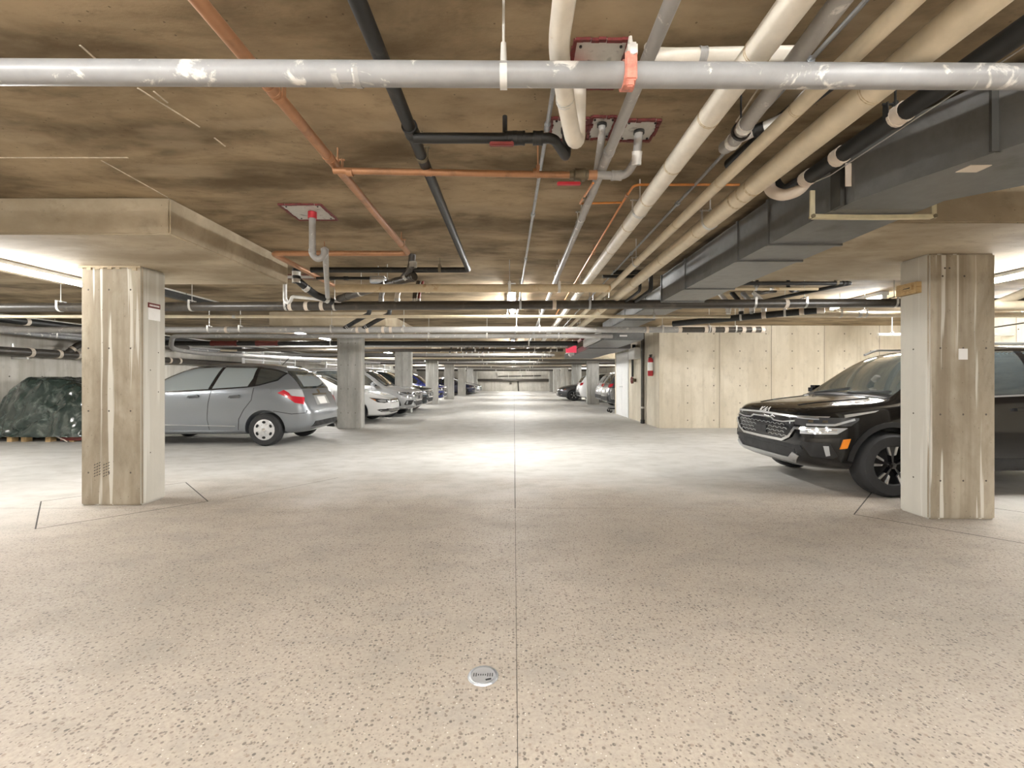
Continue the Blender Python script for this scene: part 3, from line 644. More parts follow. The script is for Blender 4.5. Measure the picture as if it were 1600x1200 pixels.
for k_, x in enumerate((-3.35, -2.98)):
    q = pipe('drain_pipe', ['left', 'right'][k_] + ' dark branch joining the thick grey pipe above the second pillar', [(x + .02, 8.75, Z(1.0)), (x + .3, 8.6, Z(1.12)), (x + .72, 8.12, Z(1.2)), (x + .75, 8.1, CEIL - .03)], .04, 'black_iron', elbow=.05)
    coupling(q, (x + .12, 8.7, Z(1.045)), (.28, -.15, .12), .04, .05, 'steel_band', 1.12)
o = cross('smooth grey pipe below the thick one, behind the second pillar row', 10.0, .985, .05, 'grey_pipe', -7.4, 2.2, (-1.9, -.6, 1.0), (-3.0,), 'steel_pipe')
pipe('steel_pipe', 'grey elbow dropping from the smooth grey pipe over the hatchback', [(-7.38, 10.0, Z(.985)), (-7.62, 10.0, Z(.98)), (-7.9, 10.3, Z(.72)), (-7.7, 11.0, Z(.66)), (-4.8, 16, Z(.62))], .05, 'grey_pipe', elbow=.2)
o = cross('black pipe with dark red couplings behind the second pillar', 12.0, .985, .062, 'black_iron', -9.5, 1.7, (-4.9, .4), (), 'sprinkler_pipe')
for x0, x1 in ((-8.1, -7.4), (-6.9, -6.3)):
    MB().lathe([(.05, x0), (.075, x0), (.075, x0 + .06), (.066, x0 + .09), (.066, x1 - .09), (.075, x1 - .06), (.075, x1), (.05, x1)], (0, 12.0, Z(.985)), Xh, 14).build('coupling', 'red_valve', o)
far = [(13.4, 1.02, .04, 'grey_pipe', 'grey'), (14.6, .98, .05, 'dark_pipe', 'dark'), (15.6, 1.08, .035, 'cream', 'cream'), (17.6, 1.0, .06, 'grey_pipe', 'grey'), (19.0, 1.02, .05, 'dark_pipe', 'dark'), (20.4, 1.0, .045, 'cream', 'cream'),
       (22.0, 1.03, .06, 'dark_pipe', 'dark'), (24.8, 1.0, .06, 'grey_pipe', 'grey'), (27.0, 1.02, .06, 'dark_pipe', 'dark'), (30.0, 1.02, .07, 'white_jacket', 'white'), (33.5, 1.0, .07, 'dark_pipe', 'dark'), (38, 1.0, .08, 'grey_pipe', 'grey'), (44, 1.0, .09, 'dark_pipe', 'dark')]
ordn = ['first', 'second', 'third', 'fourth', 'fifth', 'sixth', 'seventh', 'eighth', 'ninth', 'tenth', 'eleventh', 'twelfth', 'thirteenth']
for i, (y, H, r, mt, cn) in enumerate(far):
    H = min(H, 1.065 - r)
    x0 = -9.6 + .7 * math.sin(i * 2.1); x1 = 1.6 if y < 20 else 8 + math.sin(i) * 1.5
    cross('%s pipe crossing overhead beyond the black red-coupled one, %s from it' % (cn, ordn[i]), y, H, r, mt, x0, x1, [-2.6 + .9 * math.sin(i * 1.7), .3 + .5 * math.sin(i * 2.3), 1.4], [-1.3 + math.sin(i * 3.1), 1.2], 'overhead_pipe')
# fittings hanging in the far left cluster
for i in range(9):
    x = -2.6 + .22 * i; y = 18.2 + .35 * (i % 3)
    o = pipe('pipe_drop', 'small riser among the far pipes left of the aisle, number %d from the left' % (i + 1) if False else ordn[i] + ' small riser from the left among the far overhead pipes', [(x, y, Z(1.0)), (x, y, Z(1.18)), (x + .05, y + .2, CEIL)], .03, ('black_iron', 'white_pvc', 'grey_pipe')[i % 3], elbow=.06, seg=8)
    coupling(o, (x, y, Z(1.08)), (0, 0, 1), .03, .06, 'steel_band', 1.2)

# -- right bay
o = pipe('sprinkler_pipe', 'thin black pipe with a pointed corner above the drain, right bay', [(2.75, 5.55, Z(1.2)), (4.17, 5.55, Z(1.2)), (3.9, 6.4, Z(1.2)), (3.75, 6.9, Z(1.2))], .024, 'black_iron', elbow=.02)
for x in (4.1,): coupling(o, (x, 5.55, Z(1.2)), Xh, .024, .06, 'black_iron', 1.3)
hanger(o, (4.0, 5.55, Z(1.2)), Xh, .024, 'brass')
o = cross('brownish pipe under the right drop panel edge', 5.75, 1.17, .02, 'cream_dirty', 2.5, 3.9, (3.1,), (3.3,), 'conduit')
o = pipe('drain_trap', 'small dark trap left of the pointed corner, right bay', [(3.55, 5.8, CEIL), (3.55, 5.8, Z(1.2)), (3.6, 5.8, Z(1.15)), (3.66, 5.85, Z(1.17)), (3.8, 6.0, Z(1.2))], .022, 'black_iron', elbow=.03)
o = pipe('drain_trap', 'small dark trap with bright fitting nearer the black pipe, right bay', [(3.2, 5.9, CEIL), (3.2, 5.9, Z(1.18)), (3.25, 5.9, Z(1.14)), (3.32, 5.9, Z(1.16)), (3.5, 6.0, Z(1.19))], .022, 'dark_pipe', elbow=.03)
coupling(o, (3.2, 5.9, Z(1.27)), (0, 0, 1), .022, .05, 'red_valve', 1.3)
ra, rb = Vector((4.45, 6.45, Z(1.015))), Vector((2.75, 7.75, Z(.975)))
o = pipe('drain_pipe', 'black drain slanting back under the big drain, right bay', [ra, rb], .05, 'black_iron')
couplings(o, ra, rb, (.02, .12, .35), .05, .06, 'tag', 1.1); hangers(o, ra, rb, (.22, .5), .05)
m = MB(); m.lathe([(0, -.02), (.05, -.02), (.058, -.01), (.058, .03), (.05, .03)], ra, rb - ra, 14); m.build('end_cap', 'tag', o)
o = pipe('drain_pipe', 'row of pale couplings on the dark drain end against the beige wall', [(3.2, 8.75, Z(.985)), (4.9, 8.75, Z(.985))], .055, 'dark_pipe')
couplings(o, (3.2, 8.75, Z(.985)), (4.9, 8.75, Z(.985)), (.02, .32, .40, .55, .75, .86, .97), .055, .07, 'tag', 1.16); hangers(o, (3.2, 8.75, Z(.985)), (4.9, 8.75, Z(.985)), (.36, .66), .055)
o = cross('cream pipe crossing in front of the top of the beige wall', 7.15, 1.05, .05, 'cream', 4.2, XW, (5.2, 5.6), (5.5,), 'insulated_pipe')
o = pipe('insulated_pipe', 'cream pipe bending over the black car right of the pillar', [(6.3, 5.55, Z(.93)), (5.95, 5.55, Z(.93)), (6.6, 5.75, Z(1.14)), (8.5, 5.75, Z(1.14))], .055, 'cream', elbow=.1)
o = cross('thin cream bar low in front of the beige wall beside the pillar', 9.6, .98, .03, 'white_pvc', 7.8, XW, (8.1,), (), 'conduit')
pipe('conduit', 'thin dark line on the wall right of the pillar', [(8.6, 8.4, Z(.93)), (XW - .01, 9.4, Z(1.2))], .015, 'black_iron')
for k_, x in enumerate((3.35, 3.55, 3.72, 3.9)):
    o = pipe('pipe_drop', ordn[k_] + ' bright fitting under the big drain, right bay', [(x, 7.0, Z(1.03)), (x, 7.0, Z(1.2)), (x - .1, 7.1, CEIL)], .035, ('white_pvc', 'black_iron', 'galv', 'white_pvc')[k_], elbow=.05, seg=10)
    coupling(o, (x, 7.0, Z(1.1)), (0, 0, 1), .035, .05, 'white_pvc', 1.15)
for k_, (x, y) in enumerate(((1.65, 5.4), (1.52, 5.4))):
    pipe('cable', ['outer', 'inner'][k_] + ' black hose looping down beside the duct behind the cream pipes', [(x - .45, y, Z(1.3 - .05 * k_)), (x, y, Z(1.3 - .05 * k_)), (x, y, Z(1.08)), (x, y + .7, Z(1.07))], .026 - .008 * k_, 'black_iron', elbow=.06)
# -- pipes along the left wall
def wallpipe(label, H, r, mat, y0, y1, X=-XW + .3, coup=(), hang=(), H2=None):
    a, b = Vector((X, y0, Z(H))), Vector((X, y1, Z(H if H2 is None else H2)))
    o = pipe('drain_pipe' if r > .05 else 'steel_pipe', label, [a, b], r, mat)
    for y in coup: coupling(o, lerp(a, b, (y - y0) / (y1 - y0)), b - a, r, .07, 'tag', 1.14)
    for y in hang: hanger(o, lerp(a, b, (y - y0) / (y1 - y0)), b - a, r)
    return o
wallpipe('black pipe highest along the left wall', 1.22, .075, 'black_iron', 2, 30, X=-XW + .52, coup=(9.35, 12.6))
wallpipe('grey pipe below the highest black one on the left wall', 1.08, .04, 'grey_pipe', 2, 26, X=-XW + .2, hang=(9.9,))
wallpipe('pale pipe along the left wall above the lowest drain', .99, .05, 'grey_scuffed', 2, 24, X=-XW + .35, hang=(10.1,))
o = wallpipe('lowest black drain along the left wall with pale couplings', .60, .09, 'dark_pipe', 2, 22, X=-XW + .22, coup=(9.7, 10.3, 10.75, 11.4, 13.0, 13.6, 14.0))
for y in (9.55, 11.1, 13.4):
    MB().box((-XW, y - .02, Z(.45)), (-XW + .34, y + .02, Z(.49))).box((-XW, y - .02, Z(.45)), (-XW + .02, y + .02, Z(.78))).build('bracket', 'steel_band', o, smooth=False)
q = pipe('drain_pipe', 'dark branch climbing from the lowest drain on the left wall', [(-XW + .22, 10.5, Z(.62)), (-XW + .3, 10.7, Z(.85)), (-XW + .5, 11.0, Z(1.0)), (-XW + .5, 14, Z(1.0))], .07, 'dark_pipe', elbow=.1)
coupling(q, (-XW + .26, 10.6, Z(.735)), (.08, .2, .23), .07, .06, 'tag', 1.12)
o = MB().box((-4.85, 5.9, Z(1.16)), (-4.75, 7.3, Z(1.24))).build('cable_channel', 'black_iron', smooth=False); tag(o, 'flat black channel under the soffit right of the left pillar', 'channel')
MB().box((-4.86, 5.9, Z(1.24)), (-4.74, 7.3, Z(1.26))).build('channel_lid', 'steel_band', o, smooth=False)

# ------------------------------------------------------------------ the big duct
e = empty('air_duct', (2.1, 5.5, Z(1.0))); tag(e, 'large galvanised rectangular air duct along the right of the ceiling', 'duct')
DZ0, DZ1 = Z(1.0), Z(1.325)
secs = [(2.62, 3.75), (3.75, 4.9), (4.9, 5.7), (5.7, 8.3), (8.3, 10.4)]
for y0, y1 in secs:
    hi = y0 > 5.6
    xa, xb, za = (2.06, 2.60, Z(1.12)) if hi else (1.875, 2.40, DZ0)
    MB().prism([(xa, y0 + .004), (xb, y0 + .004), (xb, y1), (xa, y1)], za, DZ1).build('duct_section', 'duct', e, smooth=False)
for y in (3.3, 3.75, 4.9, 5.68, 7.0, 8.3):
    xa, xb, za = (2.06, 2.60, Z(1.12)) if y > 5.7 else (1.875, 2.40, DZ0)
    MB().box((xa - .013, y - .012, za - .012), (xb + .013, y + .012, DZ1 + .005)).build('duct_flange', 'duct', e, smooth=False)
near = [(1.89, 2.62), (1.90, 2.50), (1.99, 2.25), (2.15, 1.88), (2.36, 1.45), (2.7, .95), (3.4, .35), (4.2, 1.1), (3.3, 1.75), (2.62, 2.3), (2.40, 2.5), (2.40, 2.62)]
MB().prism(near, DZ0, DZ1).build('duct_elbow', 'duct', e, smooth=False)
a_, b_ = Vector((1.99, 2.25, 0)), Vector((2.15, 1.88, 0)); d_ = (b_ - a_).normalized(); n_ = Vector((d_.y, -d_.x, 0))
n_ = n_ if n_.x < 0 else -n_
for p_ in (b_ - d_ * .09,):
    MB().bar(p_ + n_ * .004 + Vector((0, 0, DZ0)), p_ + n_ * .004 + Vector((0, 0, DZ1)), .05, .012).build('tape_seam', 'duct_dark', e, smooth=False)
MB().box((1.865, 2.56, DZ0 - .002), (1.89, 2.64, DZ1)).build('tape_seam', 'duct_dark', e, smooth=False)
MB().bar((1.888, 2.52, Z(1.09)), (1.888, 2.52, Z(1.22)), .05, .004).build('sticker', 'tag', e, smooth=False)
MB().box((2.12, 2.08, DZ0 - .003), (2.22, 2.15, DZ0)).build('sticker', 'tag', e, smooth=False)
# strap hanger under the duct
s = empty('duct_hanger', (2.15, 2.68, Z(.97))); tag(s, 'cream painted steel trapeze bar under the duct', 'duct hanger')
m = MB(); pts = [(1.80 + i * .09, 2.70, Z(.985) - .004 * math.sin(i / 8 * PI)) for i in range(9)]
for p_, q_ in zip(pts, pts[1:]): m.bar(p_, q_, .03, .022)
m.build('cross_bar', 'paint_cream', s, smooth=False)
for x in (1.795, 2.525):
    MB().box((x - .014, 2.69, Z(.975)), (x + .014, 2.70, CEIL if x > 2 else Z(1.14))).build('strap', 'paint_cream', s, smooth=False)
    MB().tube([(x, 2.68, Z(.985)), (x, 2.715, Z(.985))], .012, 8).build('bolt', 'brass', s)
# lower duct boxes further back
e = empty('air_duct', (2.6, 12.4, Z(.93))); tag(e, 'wide pale duct box over the right of the aisle before the white door', 'duct')
MB().box((2.09, 10.6, Z(.95)), (3.08, 13.2, Z(1.2)), .03).build('duct_section', 'duct', e, smooth=False)
MB().box((2.20, 13.2, Z(.93)), (3.45, 15.6, Z(1.1)), .02).build('duct_section', 'duct', e, smooth=False)
MB().box((2.2, 15.6, Z(.93)), (3.4, 19.5, Z(1.15)), .02).build('duct_section', 'duct', e, smooth=False)
MB().box((2.5, 10.594, Z(1.03)), (2.68, 10.6, Z(1.07))).build('sticker', 'paper', e, smooth=False)
MB().box((2.02, 10.7, Z(.96)), (2.09, 13.1, Z(1.18)), .02).build('duct_flange', 'white_paint', e, smooth=False)

# ------------------------------------------------------------------ on and by the block wall
e = empty('fire_extinguisher', (3.60, 11.85, 1.3)); tag(e, 'red fire extinguisher with white label on the wall corner', 'extinguisher')
MB().lathe([(0, 0), (.06, .0), (.07, .02), (.07, .40), (.055, .46), (.025, .49), (0, .49)], (3.61, 11.85, 1.33), (0, 0, 1), 18).build('cylinder', 'red', e)
MB().lathe([(.0705, .14), (.0715, .14), (.0715, .36), (.0705, .36)], (3.61, 11.85, 1.33), (0, 0, 1), 18).build('label_band', 'paper', e)
MB().tube([(3.61, 11.85, 1.81), (3.61, 11.85, 1.87)], .022, 10).box((3.58, 11.76, 1.87), (3.64, 11.9, 1.895), .006).box((3.585, 11.75, 1.83), (3.635, 11.86, 1.85), .006).build('valve_head', 'black_iron', e)
MB().tube(fillet([(3.61, 11.87, 1.85), (3.61, 11.98, 1.83), (3.61, 11.95, 1.6), (3.61, 11.93, 1.45)], .05), .014, 8).build('hose', 'black_iron', e)
MB().box((3.68, 11.80, 1.4), (3.70, 11.9, 1.85)).build('bracket', 'steel_band', e, smooth=False)
o = pipe('standpipe', 'dark vertical standpipe on the side of the beige block', [(3.62, 12.6, .0), (3.62, 12.6, CEIL)], .05, 'dark_pipe')
coupling(o, (3.62, 12.6, .45), (0, 0, 1), .05, .05, 'steel_band', 1.2); coupling(o, (3.62, 12.6, .06), (0, 0, 1), .05, .1, 'black_iron', 1.25)
e = empty('electrical_box', (3.62, 13.4, 1.85)); tag(e, 'pale grey electrical box on the block wall beside the standpipe', 'electrical box')
MB().box((3.52, 13.1, 1.85), (3.695, 13.75, 2.18), .01).build('enclosure', 'white_paint', e, smooth=False)
MB().box((3.515, 13.14, 1.88), (3.52, 13.71, 2.15)).build('cover', 'paper', e, smooth=False)
MB().tube([(3.64, 13.75, 1.85), (3.64, 13.75, 1.32)], .035, 10).build('conduit_drop', 'black_iron', e)
MB().tube([(3.64, 13.6, 2.18), (3.64, 13.6, 2.3)], .05, 10).build('conduit_fitting', 'black_iron', e)
e = empty('hose_valve', (3.6, 13.55, 1.15)); tag(e, 'rusty red hose valve with round handwheel on the block wall', 'valve')
MB().tube([(3.70, 13.6, 1.22), (3.58, 13.55, 1.22)], .05, 10).tube([(3.6, 13.6, 1.3), (3.6, 13.6, 1.12)], .04, 10).build('valve_body', 'brass', e)
m = MB()
ring = [(3.55, 13.5 + .1 * math.cos(t * PI / 6), 1.22 + .1 * math.sin(t * PI / 6)) for t in range(13)]
m.tube(ring, .014, 6); m.tube([(3.55, 13.4, 1.22), (3.55, 13.6, 1.22)], .01, 6); m.tube([(3.55, 13.5, 1.12), (3.55, 13.5, 1.32)], .01, 6); m.build('handwheel', 'red_valve', e)
# exit sign hanging over the aisle
e = empty('exit_sign', (2.03, 15.5, Z(.9))); tag(e, 'hanging red lit sign over the right of the aisle', 'sign')
MB().box((1.80, 15.45, Z(.95)), (2.16, 15.55, Z(1.21)), .01).build('sign_face', 'exit_red', e, smooth=False)
MB().box((1.79, 15.46, Z(1.21)), (2.17, 15.54, Z(1.24))).tube([(2.03, 15.5, Z(1.24)), (2.03, 15.5, CEIL)], .012, 8).build('sign_mount', 'white_paint', e, smooth=False)
MB().prism([(1.90, 15.44), (2.08, 15.44), (2.08, 15.56), (1.90, 15.56)], Z(.86), Z(.95)).build('lamp_housing', 'white_paint', e, smooth=False)
m = MB(); m.tube([(1.95, 15.43, Z(.83)), (1.95, 15.5, Z(.86))], .04, 10); m.build('emergency_lamp', 'white_pvc', e)
o = pipe('sprinkler_pipe', 'red pipe joint beside the hanging red sign', [(1.78, 15.0, Z(1.1)), (2.05, 14.2, Z(1.22)), (2.05, 13.4, Z(1.24))], .05, 'red_valve', elbow=.1)
# floor drain
dx, dy = -.127, 1.848
e = empty('floor_drain', (dx, dy, 0)); tag(e, 'round steel floor drain in the near floor', 'floor drain')
MB().lathe([(.0, .001), (.052, .001), (.052, .004), (.060, .005), (.064, .0)], (dx, dy, 0), (0, 0, 1), 28).build('rim', 'galv', e)
MB().lathe([(0, .005), (.05, .005), (.05, .002)], (dx, dy, 0), (0, 0, 1), 28).build('grate', 'grey_scuffed', e)
for k_ in range(9):
    x = dx - .038 + k_ * .0095; hh = .010 if k_ in (0, 1, 6, 7, 8) else .005
    MB().box((x - .002, dy - hh, .0045), (x + .002, dy + hh, .0058)).build('slot', 'trim_black', e, smooth=False)
MB().bar((dx + .012, dy - .032, .0052), (dx + .034, dy - .024, .0052), .009, .0012).build('slot', 'trim_black', e, smooth=False)

# ------------------------------------------------------------------ tarp covered load on a pallet
e = empty('wooden_pallet', (-9.45, 9.4, 0)); tag(e, 'wooden pallet under the green tarp', 'pallet')
for x in (-10.5, -9.98, -9.7, -9.22, -8.75): [MB().box((x - .05, ya, 0), (x + .05, ya + .12, .10)).build('block', 'wood', e, smooth=False) for ya in (8.86, 9.9)]
for y in (8.88, 9.15, 9.42, 9.69, 9.96): MB().box((-10.55, y - .05, .10), (-8.5, y + .05, .125)).build('deck_board', 'wood', e, smooth=False)
MB().box((-8.95, 8.84, .03), (-8.2, 8.88, .11)).build('red_board', 'red_valve', e, smooth=False)
def tarp():
    nx, ny = 110, 70; x0, x1, y0, y1 = -10.66, -8.15, 8.78, 10.15
    prof = [(0, .55), (.08, .72), (.14, .98), (.19, 1.12), (.30, 1.27), (.42, 1.28), (.6, 1.22), (.78, 1.08), (.9, .92), (1, .6)]
    def pz(t):
        for (a, za), (b, zb) in zip(prof, prof[1:]):
            if t <= b: u = (t - a) / (b - a); u = u * u * (3 - 2 * u); return za + (zb - za) * u
        return prof[-1][1]
    vs, fs = [], []
    for j in range(ny + 1):
        for i in range(nx + 1):
            s_, t_ = i / nx, j / ny
            # ease so that the steep skirts get enough rows
            su = .5 - .5 * math.cos(PI * s_); tu = .5 - .5 * math.cos(PI * t_)
            X = x0 + (x1 - x0) * su; Y = y0 + (y1 - y0) * tu
            ed = min(1, tu / .30) ; eb = min(1, (1 - tu) / .2); el = min(1, su / .06); er = min(1, (1 - su) / .12)
            k = (1 - (1 - ed) ** 2) * (1 - (1 - eb) ** 2) * (1 - (1 - el) ** 2) * (1 - (1 - er) ** 2)
            z = .10 + (pz(su) - .10) * k
            n1 = noise.ridged_multi_fractal(Vector((X * 1.3, Y * 1.6, z * 1.5)), 1.0, 2.1, 4, 1.0, 2.0)
            n2 = noise.fractal(Vector((X * 4, Y * 4, z * 4)), 1.0, 2.0, 4)
            fold = math.exp(-((z - (.95 - (X + 9.2) * -.55 - .42)) / .05) ** 2) * .07 if X < -9.2 else 0
            n3 = noise.ridged_multi_fractal(Vector((X * 5, Y * 5, z * 6)), 1.0, 2.1, 3, 1.0, 2.0)
            dd = (n1 - 1.0) * .05 + n2 * .018 + (n3 - 1) * .007 + (.03 * math.sin(X * 7 + 2.5 * n2) * max(0, 1 - z / 1.1) if tu < .5 else 0)
            vs.append((X + dd * .5, Y - (dd + .0) * (1.2 if tu < .35 else .3) + fold * (tu < .35), max(.03, z + dd * (.8 if k > .2 else .25))))
    for j in range(ny):
        for i in range(nx):
            a = j * (nx + 1) + i; fs.append((a, a + 1, a + nx + 2, a + nx + 1))
    m = MB(); m.add(vs, fs); o = m.build('tarp_covered_load', 'tarp', smooth=True, angle=50)
    tag(o, 'dark green plastic tarp draped over a bulky load on a pallet', 'tarp')
    MB().tube([(-9.0, 8.79, .12), (-8.8, 8.77, .05), (-8.72, 8.75, .01)], .01, 6).build('tie_cord', 'tag', o)
tarp()

# ------------------------------------------------------------------ far wall fittings, lockers
o = pipe('steel_pipe', 'dark pipe running along the far end wall', [(-4.1, 49.8, 1.22), (3.9, 49.8, 1.22)], .14, 'dark_pipe')
for x in (-1.8, -.6, .8, 2.2): MB().box((x - .03, 49.85, 1.2), (x + .03, 50, 2.0)).build('bracket', 'steel_band', o, smooth=False)
o = pipe('steel_pipe', 'thin rail above the pipe on the far end wall', [(-1.8, 49.92, 1.65), (3.0, 49.92, 1.72)], .06, 'dark_pipe')
o = pipe('downpipe', 'dark pipe going down the far end wall', [(.45, 49.92, 1.2), (.5, 49.92, .0)], .08, 'dark_pipe')
o = MB().box((-.5, 49.9, .75), (-.25, 50, 1.0)).box((-.45, 49.88, .8), (-.3, 49.9, .95)).build('wall_box', 'dark_pipe', smooth=False); tag(o, 'small dark box on the far end wall', 'box')
def cage(y0, y1, x, top, label):
    e = empty('storage_cage', (x, (y0 + y1) / 2, 0)); tag(e, label, 'storage cage', 'wire storage cages along the left wall')
    n = max(2, int((y1 - y0) / 1.1))
    for k in range(n + 1):
        y = y0 + (y1 - y0) * k / n
        MB().box((x - .03, y - .03, 0), (x + .03, y + .03, top)).build('post', 'white_paint', e, smooth=False)
    for z in (.1, 1.2, 1.95, top - .05): MB().box((x - .02, y0, z - .025), (x + .02, y1, z + .025)).build('rail', 'white_paint', e, smooth=False)
    m = MB(); st = .09; L = y1 - y0; Hh = top - .1
    k = -Hh
    while k < L:
        a0, a1 = max(0, k), min(L, k + Hh)
        m.bar((x, y0 + a0, .1 + a0 - k), (x, y0 + a1, .1 + a1 - k), .006, .006)
        m.bar((x + .006, y1 - a0, .1 + a0 - k), (x + .006, y1 - a1, .1 + a1 - k), .006, .006)
        k += st
    q = m.build('wire_mesh', 'steel_band', e, smooth=False, normals=False); q['kind'] = 'stuff'
cage(15.4, 19.0, -9.3, 2.35, 'white framed wire cage behind the grey hatchback roof')
cage(20.5, 24.5, -8.6, 2.3, 'wire cage seen past the silver car')
cage(26.0, 31.0, -8.6, 2.3, 'farther wire cage behind the blue car')
# ------------------------------------------------------------------ cars
# car space: x back from the nose, y to the side, z up
def section(st):
    x, zb, w, zbelt, wb, wt, zt, cr = st
    zm = zb + .5 * (zbelt - zb)
    half = [(0, zb), (w * .72, zb), (w * .955, zb + .07), (w, zm), (w * .985, zbelt - (zbelt - zm) * .38), (wb, zbelt), (wb + (wt - wb) * .5, zbelt + (zt - zbelt) * .52), (wt, zt - .035 if zt - zbelt > .2 else zt - .012), (wt * .62, zt + cr * .55), (0, zt + cr)]
    return [(x, y, z) for y, z in half] + [(x, -y, z) for y, z in reversed(half[1:-1])]
def make_body(sts, wheels, wr_, mat, root, cut=.30):
    secs = [section(s) for s in sts]; n = len(secs[0])
    vs = [v for s in secs for v in s]; fs = []
    for i in range(len(secs) - 1):
        for k in range(n): fs.append((i * n + k, i * n + (k + 1) % n, (i + 1) * n + (k + 1) % n, (i + 1) * n + k))
    fs.append(tuple(reversed(range(n)))); fs.append(tuple((len(secs) - 1) * n + k for k in range(n)))
    me = bpy.data.meshes.new('body'); me.from_pydata(vs, [], fs)
    bm = bmesh.new(); bm.from_mesh(me); bmesh.ops.recalc_face_normals(bm, faces=list(bm.faces))
    cl = bm.edges.layers.float.new('crease_edge')
    for e_ in bm.edges:
        a, b = e_.verts[0].index, e_.verts[1].index
        ka, kb = a % n, b % n
        if ka == kb and ka in (5, n - 5): e_[cl] = .35
        if ka == kb and ka in (2, n - 2): e_[cl] = .4
    bm.to_mesh(me); bm.free()
    ob = bpy.data.objects.new('tmp_body', me); link(ob)
    sub = ob.modifiers.new('s', 'SUBSURF'); sub.levels = 2; sub.render_levels = 2
    cutters = []
    W = max(s[2] for s in sts)
    for x in wheels:
        for sg in (-1, 1):
            c_ = MB().lathe([(0, -.01), (wr_ + .06, -.01), (wr_ + .06, .6), (0, .6)], (x, sg * (W - cut), wr_), (0, sg, 0), 36)
            cm = bpy.data.meshes.new('cut'); cm.from_pydata(c_.v, [], c_.f)
            b2 = bmesh.new(); b2.from_mesh(cm); bmesh.ops.remove_doubles(b2, verts=list(b2.verts), dist=1e-5); bmesh.ops.recalc_face_normals(b2, faces=list(b2.faces)); b2.to_mesh(cm); b2.free()
            co = bpy.data.objects.new('tmp_cut', cm); link(co); cutters.append(co)
            bo = ob.modifiers.new('b', 'BOOLEAN'); bo.operation = 'DIFFERENCE'; bo.object = co; bo.solver = 'EXACT'
    dg = bpy.context.evaluated_depsgraph_get(); dg.update()
    ev = ob.evaluated_get(dg); em = ev.to_mesh()
    mb = MB(); mb.add([v.co[:] for v in em.vertices], [tuple(p.vertices) for p in em.polygons]); ev.to_mesh_clear()
    for o_ in cutters + [ob]:
        md = o_.data; bpy.data.objects.remove(o_); bpy.data.meshes.remove(md)
    bvh = BVHTree.FromPolygons([Vector(v) for v in mb.v], mb.f)
    b_ = mb.build('body', mat, root, smooth=True, angle=38, normals=False)
    return b_, bvh
def frame(kind, ang=0, c=(0, 0)):
    if kind == 'L': return lambda u, v: (Vector((u, -4, v)), Vector((0, 1, 0)))
    if kind == 'R': return lambda u, v: (Vector((u, 4, v)), Vector((0, -1, 0)))
    if kind == 'F': return lambda u, v: (Vector((-3, u, v)), Vector((1, 0, 0)))
    if kind == 'B': return lambda u, v: (Vector((9, u, v)), Vector((-1, 0, 0)))
    if kind == 'T': return lambda u, v: (Vector((u, v, 4)), Vector((0, 0, -1)))
    d_ = Vector((math.cos(ang), math.sin(ang), 0)); U = Vector((-d_.y, d_.x, 0))
    return lambda u, v: (Vector((c[0], c[1], 0)) + U * u + Vector((0, 0, v)) - d_ * 4, d_)
def panel(root, bvh, name, mat, poly, fr, off=.004, res=.07, thick=.012):
    bm = bmesh.new()
    f = bm.faces.new([bm.verts.new((p[0], p[1], 0)) for p in poly])
    bmesh.ops.triangulate(bm, faces=[f])
    for _ in range(7):
        es = [e_ for e_ in bm.edges if e_.calc_length() > res]
        if not es: break
        bmesh.ops.subdivide_edges(bm, edges=es, cuts=1); bmesh.ops.triangulate(bm, faces=list(bm.faces))
    depth = {}
    for v in bm.verts:
        o_, d_ = fr(v.co.x, v.co.y)
        hit = bvh.ray_cast(o_, d_)
        depth[v] = (o_, d_, hit[3])
    good = sorted(t[2] for t in depth.values() if t[2] is not None)
    med = good[len(good) // 2] if good else 4
    for v, (o_, d_, t) in depth.items():
        if t is None:
            near_ = bvh.find_nearest(o_ + d_ * med)
            v.co = near_[0] - d_ * off * .5
        else: v.co = o_ + d_ * (t - off)
    d0 = fr(0, 0)[1]
    ext = bmesh.ops.extrude_edge_only(bm, edges=[e_ for e_ in bm.edges if e_.is_boundary])
    for g in ext['geom']:
        if isinstance(g, bmesh.types.BMVert): g.co += d0 * thick
    bm.verts.index_update()
    mb = MB(); mb.add([v.co[:] for v in bm.verts], [tuple(v.index for v in f_.verts) for f_ in bm.faces]); bm.free()
    # faces of the plate must look outwards
    return mb.build(name, mat, root, smooth=True, angle=50, normals=True)
def stripe(pts, wd, closed=False):
    """outline polygon of a polyline of the given width"""
    P = [Vector((p[0], p[1])) for p in pts]; L, Rr = [], []
    for i, p in enumerate(P):
        d_ = (P[min(i + 1, len(P) - 1)] - P[max(i - 1, 0)]).normalized(); n_ = Vector((-d_.y, d_.x)) * wd / 2
        L.append(p + n_); Rr.append(p - n_)
    return [tuple(p) for p in L + Rr[::-1]]
